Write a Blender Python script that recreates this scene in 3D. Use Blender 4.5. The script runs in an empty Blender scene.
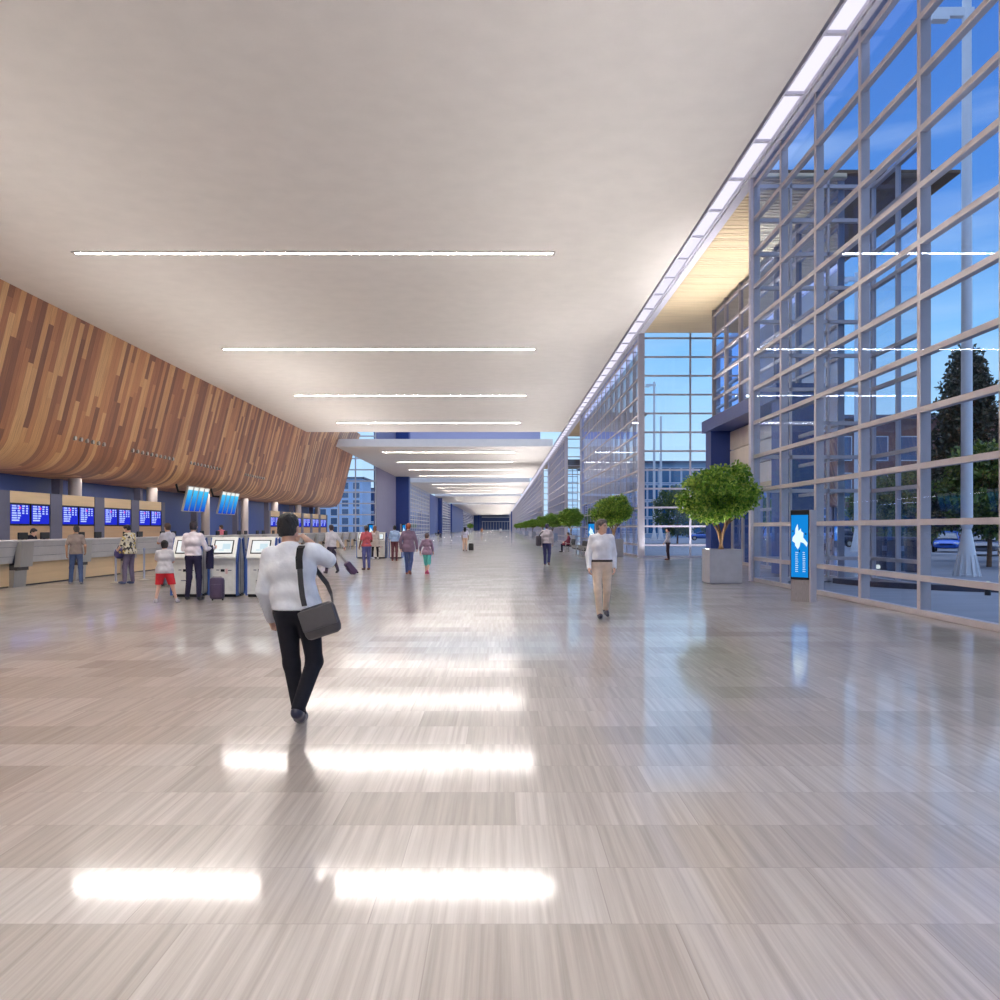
import bpy, math, random
import numpy as np
from mathutils import Vector, Matrix
R = random.Random(7)
SC = bpy.context.scene
COL = SC.collection
EYE = 1.62
CZ = 12.48          # underside of the hall ceiling
ORD = ('first second third fourth fifth sixth seventh eighth ninth tenth eleventh twelfth thirteenth fourteenth fifteenth sixteenth '
       'seventeenth eighteenth nineteenth twentieth').split()

# ------------------------------------------------------------------ materials
MATS = {}
def srgb(c):
    return tuple(((v/255)/12.92 if v/255 <= .04045 else ((v/255+.055)/1.055)**2.4) for v in c) + (1,)

def newmat(name):
    m = bpy.data.materials.new(name); m.use_nodes = True
    nt = m.node_tree; nt.nodes.clear()
    out = nt.nodes.new('ShaderNodeOutputMaterial')
    return m, nt, out

def N(nt, typ, **kw):
    n = nt.nodes.new(typ)
    for k, v in kw.items():
        if k.startswith('i_'):
            key = k[2:]
            n.inputs[int(key) if key.isdigit() else key.replace('_', ' ')].default_value = v
        else: setattr(n, k, v)
    return n

def pm(name, c, rough=.5, metal=0, var=.08, scale=6., bump=0, bscale=30., spec=.5, emit=0, stretch=None, trans=0):
    """plain procedural surface: a colour with gentle noise, optional bump"""
    if name in MATS: return MATS[name]
    m, nt, out = newmat(name)
    b = N(nt, 'ShaderNodeBsdfPrincipled'); col = srgb(c)
    tc = N(nt, 'ShaderNodeTexCoord'); src = tc.outputs['Object']
    if stretch:
        mp = N(nt, 'ShaderNodeMapping'); mp.inputs['Scale'].default_value = stretch
        nt.links.new(src, mp.inputs[0]); src = mp.outputs[0]
    nz = N(nt, 'ShaderNodeTexNoise'); nz.inputs['Scale'].default_value = scale; nz.inputs['Detail'].default_value = 4
    nt.links.new(src, nz.inputs['Vector'])
    rp = N(nt, 'ShaderNodeValToRGB')
    rp.color_ramp.elements[0].position = .3; rp.color_ramp.elements[1].position = .7
    rp.color_ramp.elements[0].color = tuple(min(1, v*(1-var)) for v in col[:3])+(1,)
    rp.color_ramp.elements[1].color = tuple(min(1, v*(1+var)) for v in col[:3])+(1,)
    nt.links.new(nz.outputs['Fac'], rp.inputs[0]); nt.links.new(rp.outputs[0], b.inputs['Base Color'])
    b.inputs['Roughness'].default_value = rough; b.inputs['Metallic'].default_value = metal
    b.inputs['Specular IOR Level'].default_value = spec
    if emit:
        nt.links.new(rp.outputs[0], b.inputs['Emission Color']); b.inputs['Emission Strength'].default_value = emit
    if bump:
        n2 = N(nt, 'ShaderNodeTexNoise'); n2.inputs['Scale'].default_value = bscale; n2.inputs['Detail'].default_value = 3
        nt.links.new(src, n2.inputs['Vector'])
        bp = N(nt, 'ShaderNodeBump'); bp.inputs['Strength'].default_value = bump; bp.inputs['Distance'].default_value = .02
        nt.links.new(n2.outputs['Fac'], bp.inputs['Height']); nt.links.new(bp.outputs[0], b.inputs['Normal'])
    nt.links.new(b.outputs[0], out.inputs[0])
    MATS[name] = m
    return m

def math_(nt, op, a, b=None):
    n = N(nt, 'ShaderNodeMath', operation=op)
    for i, v in enumerate((a, b)):
        if v is None: continue
        if isinstance(v, (int, float)): n.inputs[i].default_value = v
        else: nt.links.new(v, n.inputs[i])
    return n.outputs[0]

def plank_mat(name, cols, width, length, rough=.45, seam=.04):
    """planks along V of the UV map (metres); each plank its own tone"""
    m, nt, out = newmat(name); b = N(nt, 'ShaderNodeBsdfPrincipled')
    uv = N(nt, 'ShaderNodeUVMap'); sp = N(nt, 'ShaderNodeSeparateXYZ'); nt.links.new(uv.outputs[0], sp.inputs[0])
    c = math_(nt, 'DIVIDE', sp.outputs[0], width); ci = math_(nt, 'FLOOR', c)
    w1 = N(nt, 'ShaderNodeTexWhiteNoise', noise_dimensions='1D'); nt.links.new(ci, w1.inputs['W'])
    r = math_(nt, 'DIVIDE', math_(nt, 'ADD', sp.outputs[1], math_(nt, 'MULTIPLY', w1.outputs['Value'], length*7)), length)
    ri = math_(nt, 'FLOOR', r)
    cmb = N(nt, 'ShaderNodeCombineXYZ'); nt.links.new(ci, cmb.inputs[0]); nt.links.new(ri, cmb.inputs[1])
    w2 = N(nt, 'ShaderNodeTexWhiteNoise', noise_dimensions='2D'); nt.links.new(cmb.outputs[0], w2.inputs['Vector'])
    rp = N(nt, 'ShaderNodeValToRGB'); rp.color_ramp.interpolation = 'CONSTANT'
    els = rp.color_ramp.elements
    for i, cc in enumerate(cols):
        e = els[i] if i < 2 else els.new(i/len(cols))
        e.position = i/len(cols); e.color = srgb(cc)
    nt.links.new(w2.outputs['Value'], rp.inputs[0])
    mp = N(nt, 'ShaderNodeMapping'); mp.inputs['Scale'].default_value = (22, .8, 1); nt.links.new(uv.outputs[0], mp.inputs[0])
    nz = N(nt, 'ShaderNodeTexNoise'); nz.inputs['Scale'].default_value = 1.0; nz.inputs['Detail'].default_value = 5
    nt.links.new(mp.outputs[0], nz.inputs['Vector'])
    mul = N(nt, 'ShaderNodeMix', data_type='RGBA', blend_type='MULTIPLY'); mul.inputs[0].default_value = 1
    g = N(nt, 'ShaderNodeValToRGB'); g.color_ramp.elements[0].color = (.72,.70,.68,1); g.color_ramp.elements[1].color = (1.1,1.1,1.1,1)
    g.color_ramp.elements[0].position = .3; g.color_ramp.elements[1].position = .7
    nt.links.new(nz.outputs['Fac'], g.inputs[0])
    nt.links.new(rp.outputs[0], mul.inputs[6]); nt.links.new(g.outputs[0], mul.inputs[7])
    fr = math_(nt, 'FRACT', c); seamv = math_(nt, 'LESS_THAN', fr, seam)
    mx = N(nt, 'ShaderNodeMix', data_type='RGBA'); mx.inputs[7].default_value = srgb((70, 42, 28))
    nt.links.new(math_(nt, 'MULTIPLY', seamv, .55), mx.inputs[0]); nt.links.new(mul.outputs[2], mx.inputs[6])
    nt.links.new(mx.outputs[2], b.inputs['Base Color'])
    b.inputs['Roughness'].default_value = rough
    nt.links.new(b.outputs[0], out.inputs[0])
    return m

def floor_mat():
    m, nt, out = newmat('polished_stone_planks'); b = N(nt, 'ShaderNodeBsdfPrincipled')
    tc = N(nt, 'ShaderNodeTexCoord'); sp = N(nt, 'ShaderNodeSeparateXYZ'); nt.links.new(tc.outputs['Object'], sp.inputs[0])
    row = math_(nt, 'DIVIDE', sp.outputs[1], .58); ri = math_(nt, 'FLOOR', row)
    w1 = N(nt, 'ShaderNodeTexWhiteNoise', noise_dimensions='1D'); nt.links.new(ri, w1.inputs['W'])
    c = math_(nt, 'DIVIDE', math_(nt, 'ADD', sp.outputs[0], math_(nt, 'MULTIPLY', w1.outputs['Value'], 6.)), 1.0)
    ci = math_(nt, 'FLOOR', c)
    cmb = N(nt, 'ShaderNodeCombineXYZ'); nt.links.new(ci, cmb.inputs[0]); nt.links.new(ri, cmb.inputs[1])
    w2 = N(nt, 'ShaderNodeTexWhiteNoise', noise_dimensions='2D'); nt.links.new(cmb.outputs[0], w2.inputs['Vector'])
    rp = N(nt, 'ShaderNodeValToRGB')
    for i, (p, cc) in enumerate(((0, (182, 172, 162)), (.35, (200, 191, 182)), (.7, (208, 199, 191)), (1, (216, 209, 202)))):
        e = rp.color_ramp.elements[i] if i < 2 else rp.color_ramp.elements.new(p)
        e.position = p; e.color = srgb(cc)
    nt.links.new(w2.outputs['Value'], rp.inputs[0])
    # fine veins running along the hall, shifted per tile
    shift = N(nt, 'ShaderNodeVectorMath', operation='MULTIPLY_ADD')
    shift.inputs[1].default_value = (1, 1, 1)
    nt.links.new(tc.outputs['Object'], shift.inputs[0]); nt.links.new(w2.outputs['Color'], shift.inputs[2])
    mp = N(nt, 'ShaderNodeMapping'); mp.inputs['Scale'].default_value = (26, .45, 1); nt.links.new(shift.outputs[0], mp.inputs[0])
    nz = N(nt, 'ShaderNodeTexNoise'); nz.inputs['Scale'].default_value = 1.0; nz.inputs['Detail'].default_value = 5
    nz.inputs['Roughness'].default_value = .65
    nt.links.new(mp.outputs[0], nz.inputs['Vector'])
    g = N(nt, 'ShaderNodeValToRGB'); g.color_ramp.elements[0].color = (.72,.69,.67,1); g.color_ramp.elements[1].color = (1.12,1.12,1.12,1)
    g.color_ramp.elements[0].position = .32; g.color_ramp.elements[1].position = .66
    nt.links.new(nz.outputs['Fac'], g.inputs[0])
    mul = N(nt, 'ShaderNodeMix', data_type='RGBA', blend_type='MULTIPLY'); mul.inputs[0].default_value = 1
    nt.links.new(rp.outputs[0], mul.inputs[6]); nt.links.new(g.outputs[0], mul.inputs[7])
    j = math_(nt, 'MAXIMUM', math_(nt, 'LESS_THAN', math_(nt, 'FRACT', row), .008), math_(nt, 'LESS_THAN', math_(nt, 'FRACT', c), .005))
    mx = N(nt, 'ShaderNodeMix', data_type='RGBA'); mx.inputs[7].default_value = srgb((150, 138, 128))
    nt.links.new(math_(nt, 'MULTIPLY', j, .6), mx.inputs[0]); nt.links.new(mul.outputs[2], mx.inputs[6])
    nt.links.new(mx.outputs[2], b.inputs['Base Color'])
    b.inputs['Roughness'].default_value = .2
    b.inputs['Specular IOR Level'].default_value = .6
    b.inputs['Coat Weight'].default_value = .84; b.inputs['Coat Roughness'].default_value = .085; b.inputs['Coat IOR'].default_value = 1.7
    wv = N(nt, 'ShaderNodeTexNoise'); wv.inputs['Scale'].default_value = 1.3
    nt.links.new(tc.outputs['Object'], wv.inputs['Vector'])
    rr = N(nt, 'ShaderNodeMapRange'); rr.inputs[3].default_value = .277; rr.inputs[4].default_value = .285
    nt.links.new(wv.outputs['Fac'], rr.inputs[0]); nt.links.new(rr.outputs[0], b.inputs['Roughness'])
    nt.links.new(b.outputs[0], out.inputs[0])
    return m

def glass_mat(name, tint, refl=1.0, rough=0.):
    m, nt, out = newmat(name)
    t = N(nt, 'ShaderNodeBsdfTransparent'); t.inputs[0].default_value = tint + (1,)
    g = N(nt, 'ShaderNodeBsdfGlossy'); g.inputs['Roughness'].default_value = rough; g.inputs[0].default_value = (.66,.75,1,1)
    lw = N(nt, 'ShaderNodeLayerWeight'); lw.inputs[0].default_value = .34
    fac = math_(nt, 'MINIMUM', math_(nt, 'MULTIPLY', lw.outputs['Fresnel'], refl), .9)
    mx = N(nt, 'ShaderNodeMixShader'); nt.links.new(fac, mx.inputs[0])
    nt.links.new(t.outputs[0], mx.inputs[1]); nt.links.new(g.outputs[0], mx.inputs[2])
    nt.links.new(mx.outputs[0], out.inputs[0])
    return m

def emit_mat(name, c, s):
    if name in MATS: return MATS[name]
    m, nt, out = newmat(name); e = N(nt, 'ShaderNodeEmission'); e.inputs[0].default_value = srgb(c); e.inputs[1].default_value = s
    nt.links.new(e.outputs[0], out.inputs[0]); MATS[name] = m
    return m

def leaf_mat(name, c1, c2, c3, tr=.35):
    m, nt, out = newmat(name)
    g = N(nt, 'ShaderNodeNewGeometry'); rp = N(nt, 'ShaderNodeValToRGB')
    for i, (p, cc) in enumerate(((0, c1), (.5, c2), (1, c3))):
        e = rp.color_ramp.elements[i] if i < 2 else rp.color_ramp.elements.new(p)
        e.position = p; e.color = srgb(cc)
    nt.links.new(g.outputs['Random Per Island'], rp.inputs[0])
    d = N(nt, 'ShaderNodeBsdfPrincipled'); d.inputs['Roughness'].default_value = .45
    t = N(nt, 'ShaderNodeBsdfTranslucent')
    nt.links.new(rp.outputs[0], d.inputs['Base Color']); nt.links.new(rp.outputs[0], t.inputs[0])
    mx = N(nt, 'ShaderNodeMixShader'); mx.inputs[0].default_value = tr
    nt.links.new(d.outputs[0], mx.inputs[1]); nt.links.new(t.outputs[0], mx.inputs[2]); nt.links.new(mx.outputs[0], out.inputs[0])
    return m

# ------------------------------------------------------------------ mesh builder
class MB:
    def __init__(s): s.v, s.f, s.uv = [], [], {}
    def add(s, vs, fs):
        o = len(s.v); s.v += [tuple(p) for p in vs]; s.f += [tuple(i+o for i in q) for q in fs]; return s
    def box(s, x0, x1, y0, y1, z0, z1, M=None):
        p = [(x, y, z) for z in (z0, z1) for y in (y0, y1) for x in (x0, x1)]
        if M is not None: p = [M @ Vector(q) for q in p]
        return s.add(p, [(0,2,3,1), (4,5,7,6), (0,1,5,4), (2,6,7,3), (0,4,6,2), (1,3,7,5)])
    def prism(s, prof, a, b, plane='yz', M=None):
        """closed 2-D profile extruded from a to b along the remaining axis"""
        def P(q, t):
            p = {'yz': (t, q[0], q[1]), 'xz': (q[0], t, q[1]), 'xy': (q[0], q[1], t)}[plane]
            return M @ Vector(p) if M is not None else p
        n = len(prof)
        return s.add([P(q, a) for q in prof]+[P(q, b) for q in prof],
              [tuple(range(n))[::-1], tuple(range(n, 2*n))]+[(i, (i+1) % n, n+(i+1) % n, n+i) for i in range(n)])
    def tube(s, pts, rad, n=8, cap=True):
        pts = [Vector(p) for p in pts]; rs = rad if isinstance(rad, (list, tuple)) else [rad]*len(pts)
        rings = []; up = None
        for i, p in enumerate(pts):
            t = (pts[min(i+1, len(pts)-1)]-pts[max(i-1, 0)]).normalized()
            if up is None: up = Vector((0, 0, 1)) if abs(t.z) < .9 else Vector((1, 0, 0))
            x = t.cross(up).normalized(); y = x.cross(t).normalized(); up = y
            rings.append([p+(x*math.cos(2*math.pi*k/n)+y*math.sin(2*math.pi*k/n))*rs[i] for k in range(n)])
        vs = [q for r in rings for q in r]
        fs = [(i*n+k, i*n+(k+1) % n, (i+1)*n+(k+1) % n, (i+1)*n+k) for i in range(len(pts)-1) for k in range(n)]
        if cap: fs += [tuple(range(n))[::-1], tuple(range((len(pts)-1)*n, len(pts)*n))]
        return s.add(vs, fs)
    def lathe(s, prof, c=(0, 0, 0), n=24, axis='z'):
        vs = []
        for r, h in prof:
            for k in range(n):
                a = 2*math.pi*k/n; x, y = r*math.cos(a), r*math.sin(a)
                q = (x, y, h) if axis == 'z' else ((h, x, y) if axis == 'x' else (x, h, y))
                vs.append((q[0]+c[0], q[1]+c[1], q[2]+c[2]))
        m = len(prof)
        fs = [(i*n+k, i*n+(k+1) % n, (i+1)*n+(k+1) % n, (i+1)*n+k) for i in range(m-1) for k in range(n)]
        fs += [tuple(range(n))[::-1], tuple(range((m-1)*n, m*n))]
        return s.add(vs, fs)
    def loft(s, rings):
        n = len(rings[0]); m = len(rings); vs = [q for r in rings for q in r]
        fs = [(i*n+k, i*n+(k+1) % n, (i+1)*n+(k+1) % n, (i+1)*n+k) for i in range(m-1) for k in range(n)]
        fs += [tuple(range(n))[::-1], tuple(range((m-1)*n, m*n))]
        return s.add(vs, fs)
    def rbox(s, cx, cy, cz, hx, hy, hz, r=.05, M=None, n=4):
        """box rounded in plan and at top and bottom"""
        rings = []
        for dz, ins in ((-hz, r*.8), (-hz+r*.3, r*.25), (-hz+r, 0), (hz-r, 0), (hz-r*.3, r*.25), (hz, r*.8)):
            ring = []
            ax, ay = hx-ins, hy-ins; rr = max(r-ins, .002)
            for q in range(4):
                sx, sy = ((1, 1), (-1, 1), (-1, -1), (1, -1))[q]
                for k in range(n+1):
                    a = math.pi/2*(q+k/n)
                    p = Vector((cx+sx*(ax-rr)+rr*math.cos(a), cy+sy*(ay-rr)+rr*math.sin(a), cz+dz))
                    ring.append(M @ p if M is not None else p)
            rings.append(ring)
        return s.loft(rings)
    def build(s, name, mat, parent=None, smooth=False, loc=None, uv=None):
        me = bpy.data.meshes.new(name); me.from_pydata(s.v, [], s.f); me.validate()
        if mat: me.materials.append(mat)
        if uv:
            l = me.uv_layers.new(name='UVMap')
            for lp in me.loops: l.data[lp.index].uv = uv[lp.vertex_index]
        o = bpy.data.objects.new(name, me); COL.objects.link(o)
        if smooth:
            for p in me.polygons: p.use_smooth = True
            try: me.set_sharp_from_angle(angle=math.radians(40))
            except Exception: pass
        if parent: o.parent = parent
        if loc: o.location = loc
        return o

def tag(o, label=None, cat=None, group=None, kind=None):
    if label: o['label'] = label
    if cat: o['category'] = cat
    if group: o['group'] = group
    if kind: o['kind'] = kind
    return o
def thing(name, label, cat, loc=(0, 0, 0), rz=0, group=None):
    o = bpy.data.objects.new(name, None); o.empty_display_size = .2; COL.objects.link(o)
    o.location = loc; o.rotation_euler = (0, 0, rz)
    return tag(o, label, cat, group)
def struct(o, label=None): 
    o['kind'] = 'structure'
    if label: o['label'] = label
    return o
CHILD = {}
def dup(root, loc, rz=None, label=None, group=None):
    r = root.copy(); COL.objects.link(r); r.location = loc
    if rz is not None: r.rotation_euler = (0, 0, rz)
    if label: r['label'] = label
    if group: r['group'] = group
    def rec(a, b):
        for ch in list(a.children):
            if ch == b: continue
            c = ch.copy(); COL.objects.link(c); c.parent = b; rec(ch, c)
    rec(root, r)
    return r

# ------------------------------------------------------------------ palette
M_ceil = pm('ceiling_plaster', (222, 216, 211), .85, var=.03, scale=1.2, bump=.08, bscale=14)
M_floor = floor_mat()
M_wood = plank_mat('walnut_planks', [(140, 92, 66), (190, 136, 94), (164, 110, 78), (206, 158, 110), (150, 100, 72), (178, 124, 86), (128, 84, 62), (212, 168, 120)], .46, 5.2)
M_blue = pm('blue_wall_panel', (42, 66, 128), .5, var=.06, scale=.6)
M_blue2 = pm('deep_blue_cladding', (34, 58, 126), .45, var=.06, scale=.5)
M_purple = pm('slate_purple_panel', (112, 108, 138), .5, var=.05, scale=.5)
M_pillar = pm('brushed_pillar_metal', (196, 184, 182), .35, metal=.3, var=.05, scale=2, stretch=(1, 1, .1))
M_alu = pm('satin_aluminium', (188, 180, 184), .4, metal=.1, var=.05, scale=3)
M_post = pm('pale_post_paint', (206, 204, 220), .4, var=.03)
M_beige = pm('beige_laminate', (222, 192, 150), .45, var=.06, scale=2, stretch=(1, .15, 4))
M_tan = pm('tan_laminate', (196, 160, 124), .5, var=.06, scale=2, stretch=(1, .15, 4))
M_grey = pm('counter_grey_metal', (204, 201, 200), .4, metal=.1, var=.04, scale=3)
M_dgrey = pm('slate_grey_panel', (92, 92, 112), .5, var=.05)
M_darkslot = pm('dark_recess', (70, 64, 62), .6)
M_black = pm('matt_black_plastic', (16, 16, 20), .55, spec=.3)
M_kiosk = pm('kiosk_white_enamel', (238, 236, 230), .35, var=.03)
M_kblue = pm('kiosk_blue_panel', (48, 84, 158), .35, var=.04)
M_steel = pm('brushed_steel', (180, 176, 170), .35, metal=.55, var=.05, stretch=(8, 8, .3))
M_concrete = pm('pale_planter_concrete', (168, 170, 182), .45, var=.06, scale=5)
M_stone = pm('grey_stone', (138, 134, 140), .5, var=.15, scale=14, stretch=(6, 6, .6))
M_soil = pm('dark_soil', (52, 40, 32), .9, var=.3, scale=20, bump=.6)
M_bark = pm('tan_bark', (110, 84, 62), .8, var=.25, scale=14, bump=.4)
M_soffit = pm('oak_slat', (222, 202, 168), .5, var=.08, scale=2, stretch=(.2, 3, 3))
M_softback = pm('oak_backing', (104, 78, 52), .7)
M_cream = pm('cream_stone_cladding', (222, 212, 204), .55, var=.05, scale=2)
M_glass = glass_mat('curtain_wall_glass', (.84, .91, .99), 1.5)
M_glassnear = glass_mat('near_wall_glass', (.80, .88, .99), .5)
M_glassdark = glass_mat('tinted_glass', (.62, .74, .9), .8)
M_strip = emit_mat('linear_lamp', (255, 250, 244), 100)
M_sky = emit_mat('skylight_glow', (236, 232, 250), .85)
M_pave = pm('plaza_paving', (120, 126, 140), .6, var=.12, scale=.9, stretch=(.5, 2, 1))
M_white = pm('white_paint', (220, 222, 226), .4, var=.02)
M_leaf = leaf_mat('ficus_leaf', (62, 104, 30), (116, 160, 52), (184, 204, 92), .4)
M_leaf2 = leaf_mat('plaza_tree_leaf', (44, 72, 34), (76, 106, 44), (124, 140, 60), .25)
M_conifer = leaf_mat('cypress_needles', (28, 40, 30), (42, 54, 38), (62, 68, 44), .1)

# ------------------------------------------------------------------ shell of the hall
YB = -26
def slab(y0, y1, nm='ceiling'):
    return struct(MB().box(-21.8, 7.0, y0, y1, CZ, CZ+1.0).build(nm, M_ceil))
SLABS = ((YB, 95.7), (112.6, 183), (200, 267), (284, 362), (379, 700))
for a, b in SLABS: slab(a, b)
fl = MB(); fl.add([(-28, YB, 0), (7.95, YB, 0), (7.95, 700, 0), (-28, 700, 0)], [(0, 1, 2, 3)])
for a, b in ((26.2, 47), (81, 100), (136, 155)):
    fl.add([(7.95, a, 0), (14.3, a, 0), (14.3, b, 0), (7.95, b, 0)], [(0, 1, 2, 3)])
struct(fl.build('floor', M_floor))
struct(MB().box(-300, 400, -80, 900, -.6, -.03).build('ground', M_pave))
struct(MB().box(-28, 8, YB-.3, YB, 0, CZ).build('wall_back', pm('white_wall', (214, 208, 202), .7)))

# walnut bulkhead: leaning face that curls under into the counter hall soffit
def bez(p0, p1, p2, n): return [tuple((1-t)**2*a+2*t*(1-t)*b+t*t*c for a, b, c in zip(p0, p1, p2)) for t in [i/n for i in range(n+1)]]
prof = [(-20.6, 15.5), (-21.75, CZ), (-23.05, 7.2)] + bez((-23.45, 5.9), (-23.95, 4.75), (-25.3, 4.68), 10) + [(-27.6, 4.68)]
sl = [0]
for a, b in zip(prof, prof[1:]): sl.append(sl[-1]+math.dist(a, b))
w = MB(); uvw = []
ys = [YB, 30, 60, 90, 125.6]
for y in ys:
    for (x, z), s_ in zip(prof, sl): w.v.append((x, y, z)); uvw.append((y, s_))
n_ = len(prof)
for i in range(len(ys)-1):
    for k in range(n_-1): w.f.append((i*n_+k, (i+1)*n_+k, (i+1)*n_+k+1, i*n_+k+1))
endi = len(w.v)
for (x, z), s_ in zip(prof, sl): w.v.append((x, 125.6, z)); uvw.append((x, z))
w.v.append((-27.6, 125.6, 15.5)); uvw.append((-27.6, 15.5))
w.f.append(tuple(range(endi, endi+n_+1)))
wl = struct(w.build('wall_left', M_wood, smooth=True, uv=uvw))
struct(MB().box(-28.2, -27.6, YB, 126, 0, 15.5).build('wall_rear', M_blue), 'blue wall behind the check-in desks')
struct(MB().box(-27.7, -20.6, YB-.3, YB, CZ, 15.5).build('wall_corner', M_blue))

# rows of short metal pins standing off the timber
g = 0
for r_, (y0, y1, n, zz) in enumerate(((46.4, 49.8, 6, 6.55), (53.7, 60.3, 10, 6.55), (63.8, 70.4, 10, 6.55), (77.5, 83.5, 9, 6.55))):
    pr = MB(); pr.tube([(-.12, 0, 0), (.06, 0, .0)], .12, 12)
    first = None
    t = thing('sign_spotlight', '', 'spotlight', (-23.2, y0, zz), 0, f'spotlights on the timber bulkhead, {ORD[r_]} row')
    pr.build('body', M_steel, t, True)
    t['label'] = f'small metal spotlight in the {ORD[r_]} row along the timber bulkhead from the near end'
    for i in range(1, n): dup(t, (-23.2, y0+(y1-y0)*i/(n-1), zz))

# pillars behind the counters
for i in range(7):
    y = 52+11.5*i if i < 6 else 121
    c = MB().lathe([(.44, 0), (.44, .12), (.38, .16), (.38, 4.72)], (0, 0, 0), 28).build('column', M_pillar, None, True, (-26, y, 0))
    struct(c)
    MB().box(-.95, -.45, -.95, -.55, .001, 4.6).build('side_panel', M_dgrey, c)

# ------------------------------------------------------------------ ceiling lights
def light_line():
    t = thing('ceiling_light', '', 'ceiling light', (-7.33, 33.5, CZ), 0)
    fr = MB(); hx, hy, z0, z1 = 9.5, .19, -.03, -.002
    fr.box(-hx, hx, -hy, -hy+.09, z0, z1); fr.box(-hx, hx, hy-.09, hy, z0, z1)
    fr.box(-hx, -hx+.1, -hy+.09, hy-.09, z0, z1); fr.box(hx-.1, hx, -hy+.09, hy-.09, z0, z1)
    fr.build('frame', pm('light_trim', (170, 166, 160), .5), t)
    MB().box(-hx+.1, hx-.1, -hy+.09, hy-.09, -.018, -.003).build('diffuser', M_strip, t)
    return t
L0 = light_line(); L0['label'] = 'longest ceiling light line, nearest the viewer, in the pale ceiling'
k = 0
pos = [-20, -2.3, 15.6, 51.45, 69.4, 87.3] + [121+18*i for i in range(4)] + [209+18*i for i in range(4)] + [293+18*i for i in range(4)] + [388+18*i for i in range(17)]
lab = {-20: 'white ceiling light line at the back wall behind the viewer', -2.3: 'white ceiling light line directly over the viewer', 15.6: 'white ceiling light line overhead, closest of all to the entrance end', 51.45: 'second long white light line recessed in the pale ceiling',
       69.4: 'third white light line in the pale ceiling, thinner than the second', 87.3: 'faint white light line just before the dark gap in the ceiling'}
for y in pos:
    d = dup(L0, (-7.33, y, CZ))
    if y in lab: d['label'] = lab[y]
    else:
        d['label'] = 'thin white light line in the distant ceiling beyond the dark gap'; d['group'] = 'distant ceiling light lines'

# skylight strip, daylight put in as emission; cross bars and gutter, glass side
def strip(y0, y1, n):
    e = MB().box(7.10, 7.56, y0, y1, CZ+.02, CZ+.06).build(f'trim_{n}', M_sky); struct(e)
    b = MB(); b.box(7.05, 7.10, y0, y1, CZ-.06, CZ+.2); b.box(7.56, 7.63, y0, y1, CZ-.08, CZ+.2)
    y = y0+.4
    while y < min(y1, 190): b.box(7.05, 7.6, y-.06, y+.06, CZ-.05, CZ+.02); y += 2.6
    b.build('frame', M_post, e)
    gt = MB().box(7.66, 7.95, y0, y1, CZ-.1, CZ+.3).build('gutter', M_post, e)
    if y0 < 100:
        bb = MB(); y = max(y0, 14)
        while y < min(y1, 80): bb.box(7.635, 7.66, y, y+.22, CZ-.13, CZ-.02); y += .44
        bb.build('bracket', M_white, e)
for i, (a, b) in enumerate(((YB, 112.6), (112.6, 200), (200, 284), (284, 379), (379, 700))): strip(a, b, i+1)

# ------------------------------------------------------------------ glazed walls
ZR = [.06, .70, 1.74, 2.78, 3.82, 4.86, 5.9, 6.94, 7.98, 9.02, 10.06, 11.1, 12.14]
wn = [0]
def curtain(p0, p1, z1=CZ, pitch=2.6, first=None, zs=None, mw=.075, md=.2, rh=.11, rd=.14, z0=0, glass=None, mat=None, off=0):
    wn[0] += 1
    p0, p1 = Vector(p0), Vector(p1); L = (p1-p0).length; a = math.atan2(p1.y-p0.y, p1.x-p0.x)
    M = Matrix.Translation((p0.x, p0.y, 0)) @ Matrix.Rotation(a, 4, 'Z')
    f = MB(); x = pitch if first is None else first
    f.box(0, mw, -md/2+off, md/2+off, z0, z1, M); f.box(L-mw, L, -md/2+off, md/2+off, z0, z1, M)
    while x < L-.3:
        f.box(x-mw/2, x+mw/2, -md/2+off, md/2+off, z0, z1, M); x += pitch
    for z in (zs or ZR):
        if z0 <= z < z1: f.box(0, L, -rd/2+off*.6, rd/2+off*.6, z-rh/2, z+rh/2, M)
    o = struct(f.build(f'window_{wn[0]}', mat or M_alu))
    g = MB(); g.add([M @ Vector(q) for q in ((0, 0, z0), (L, 0, z0), (L, 0, z1), (0, 0, z1))], [(0, 1, 2, 3)])
    g.build('pane', glass or M_glass, o)
    return o
X1 = 7.8
# near wall: mullions every 2.6 m counted back from the corner at 26.2 m
curtain((X1, 26.2), (X1, -26), first=2.6, mw=.12, md=.2, off=.08, glass=M_glassnear)
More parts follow.
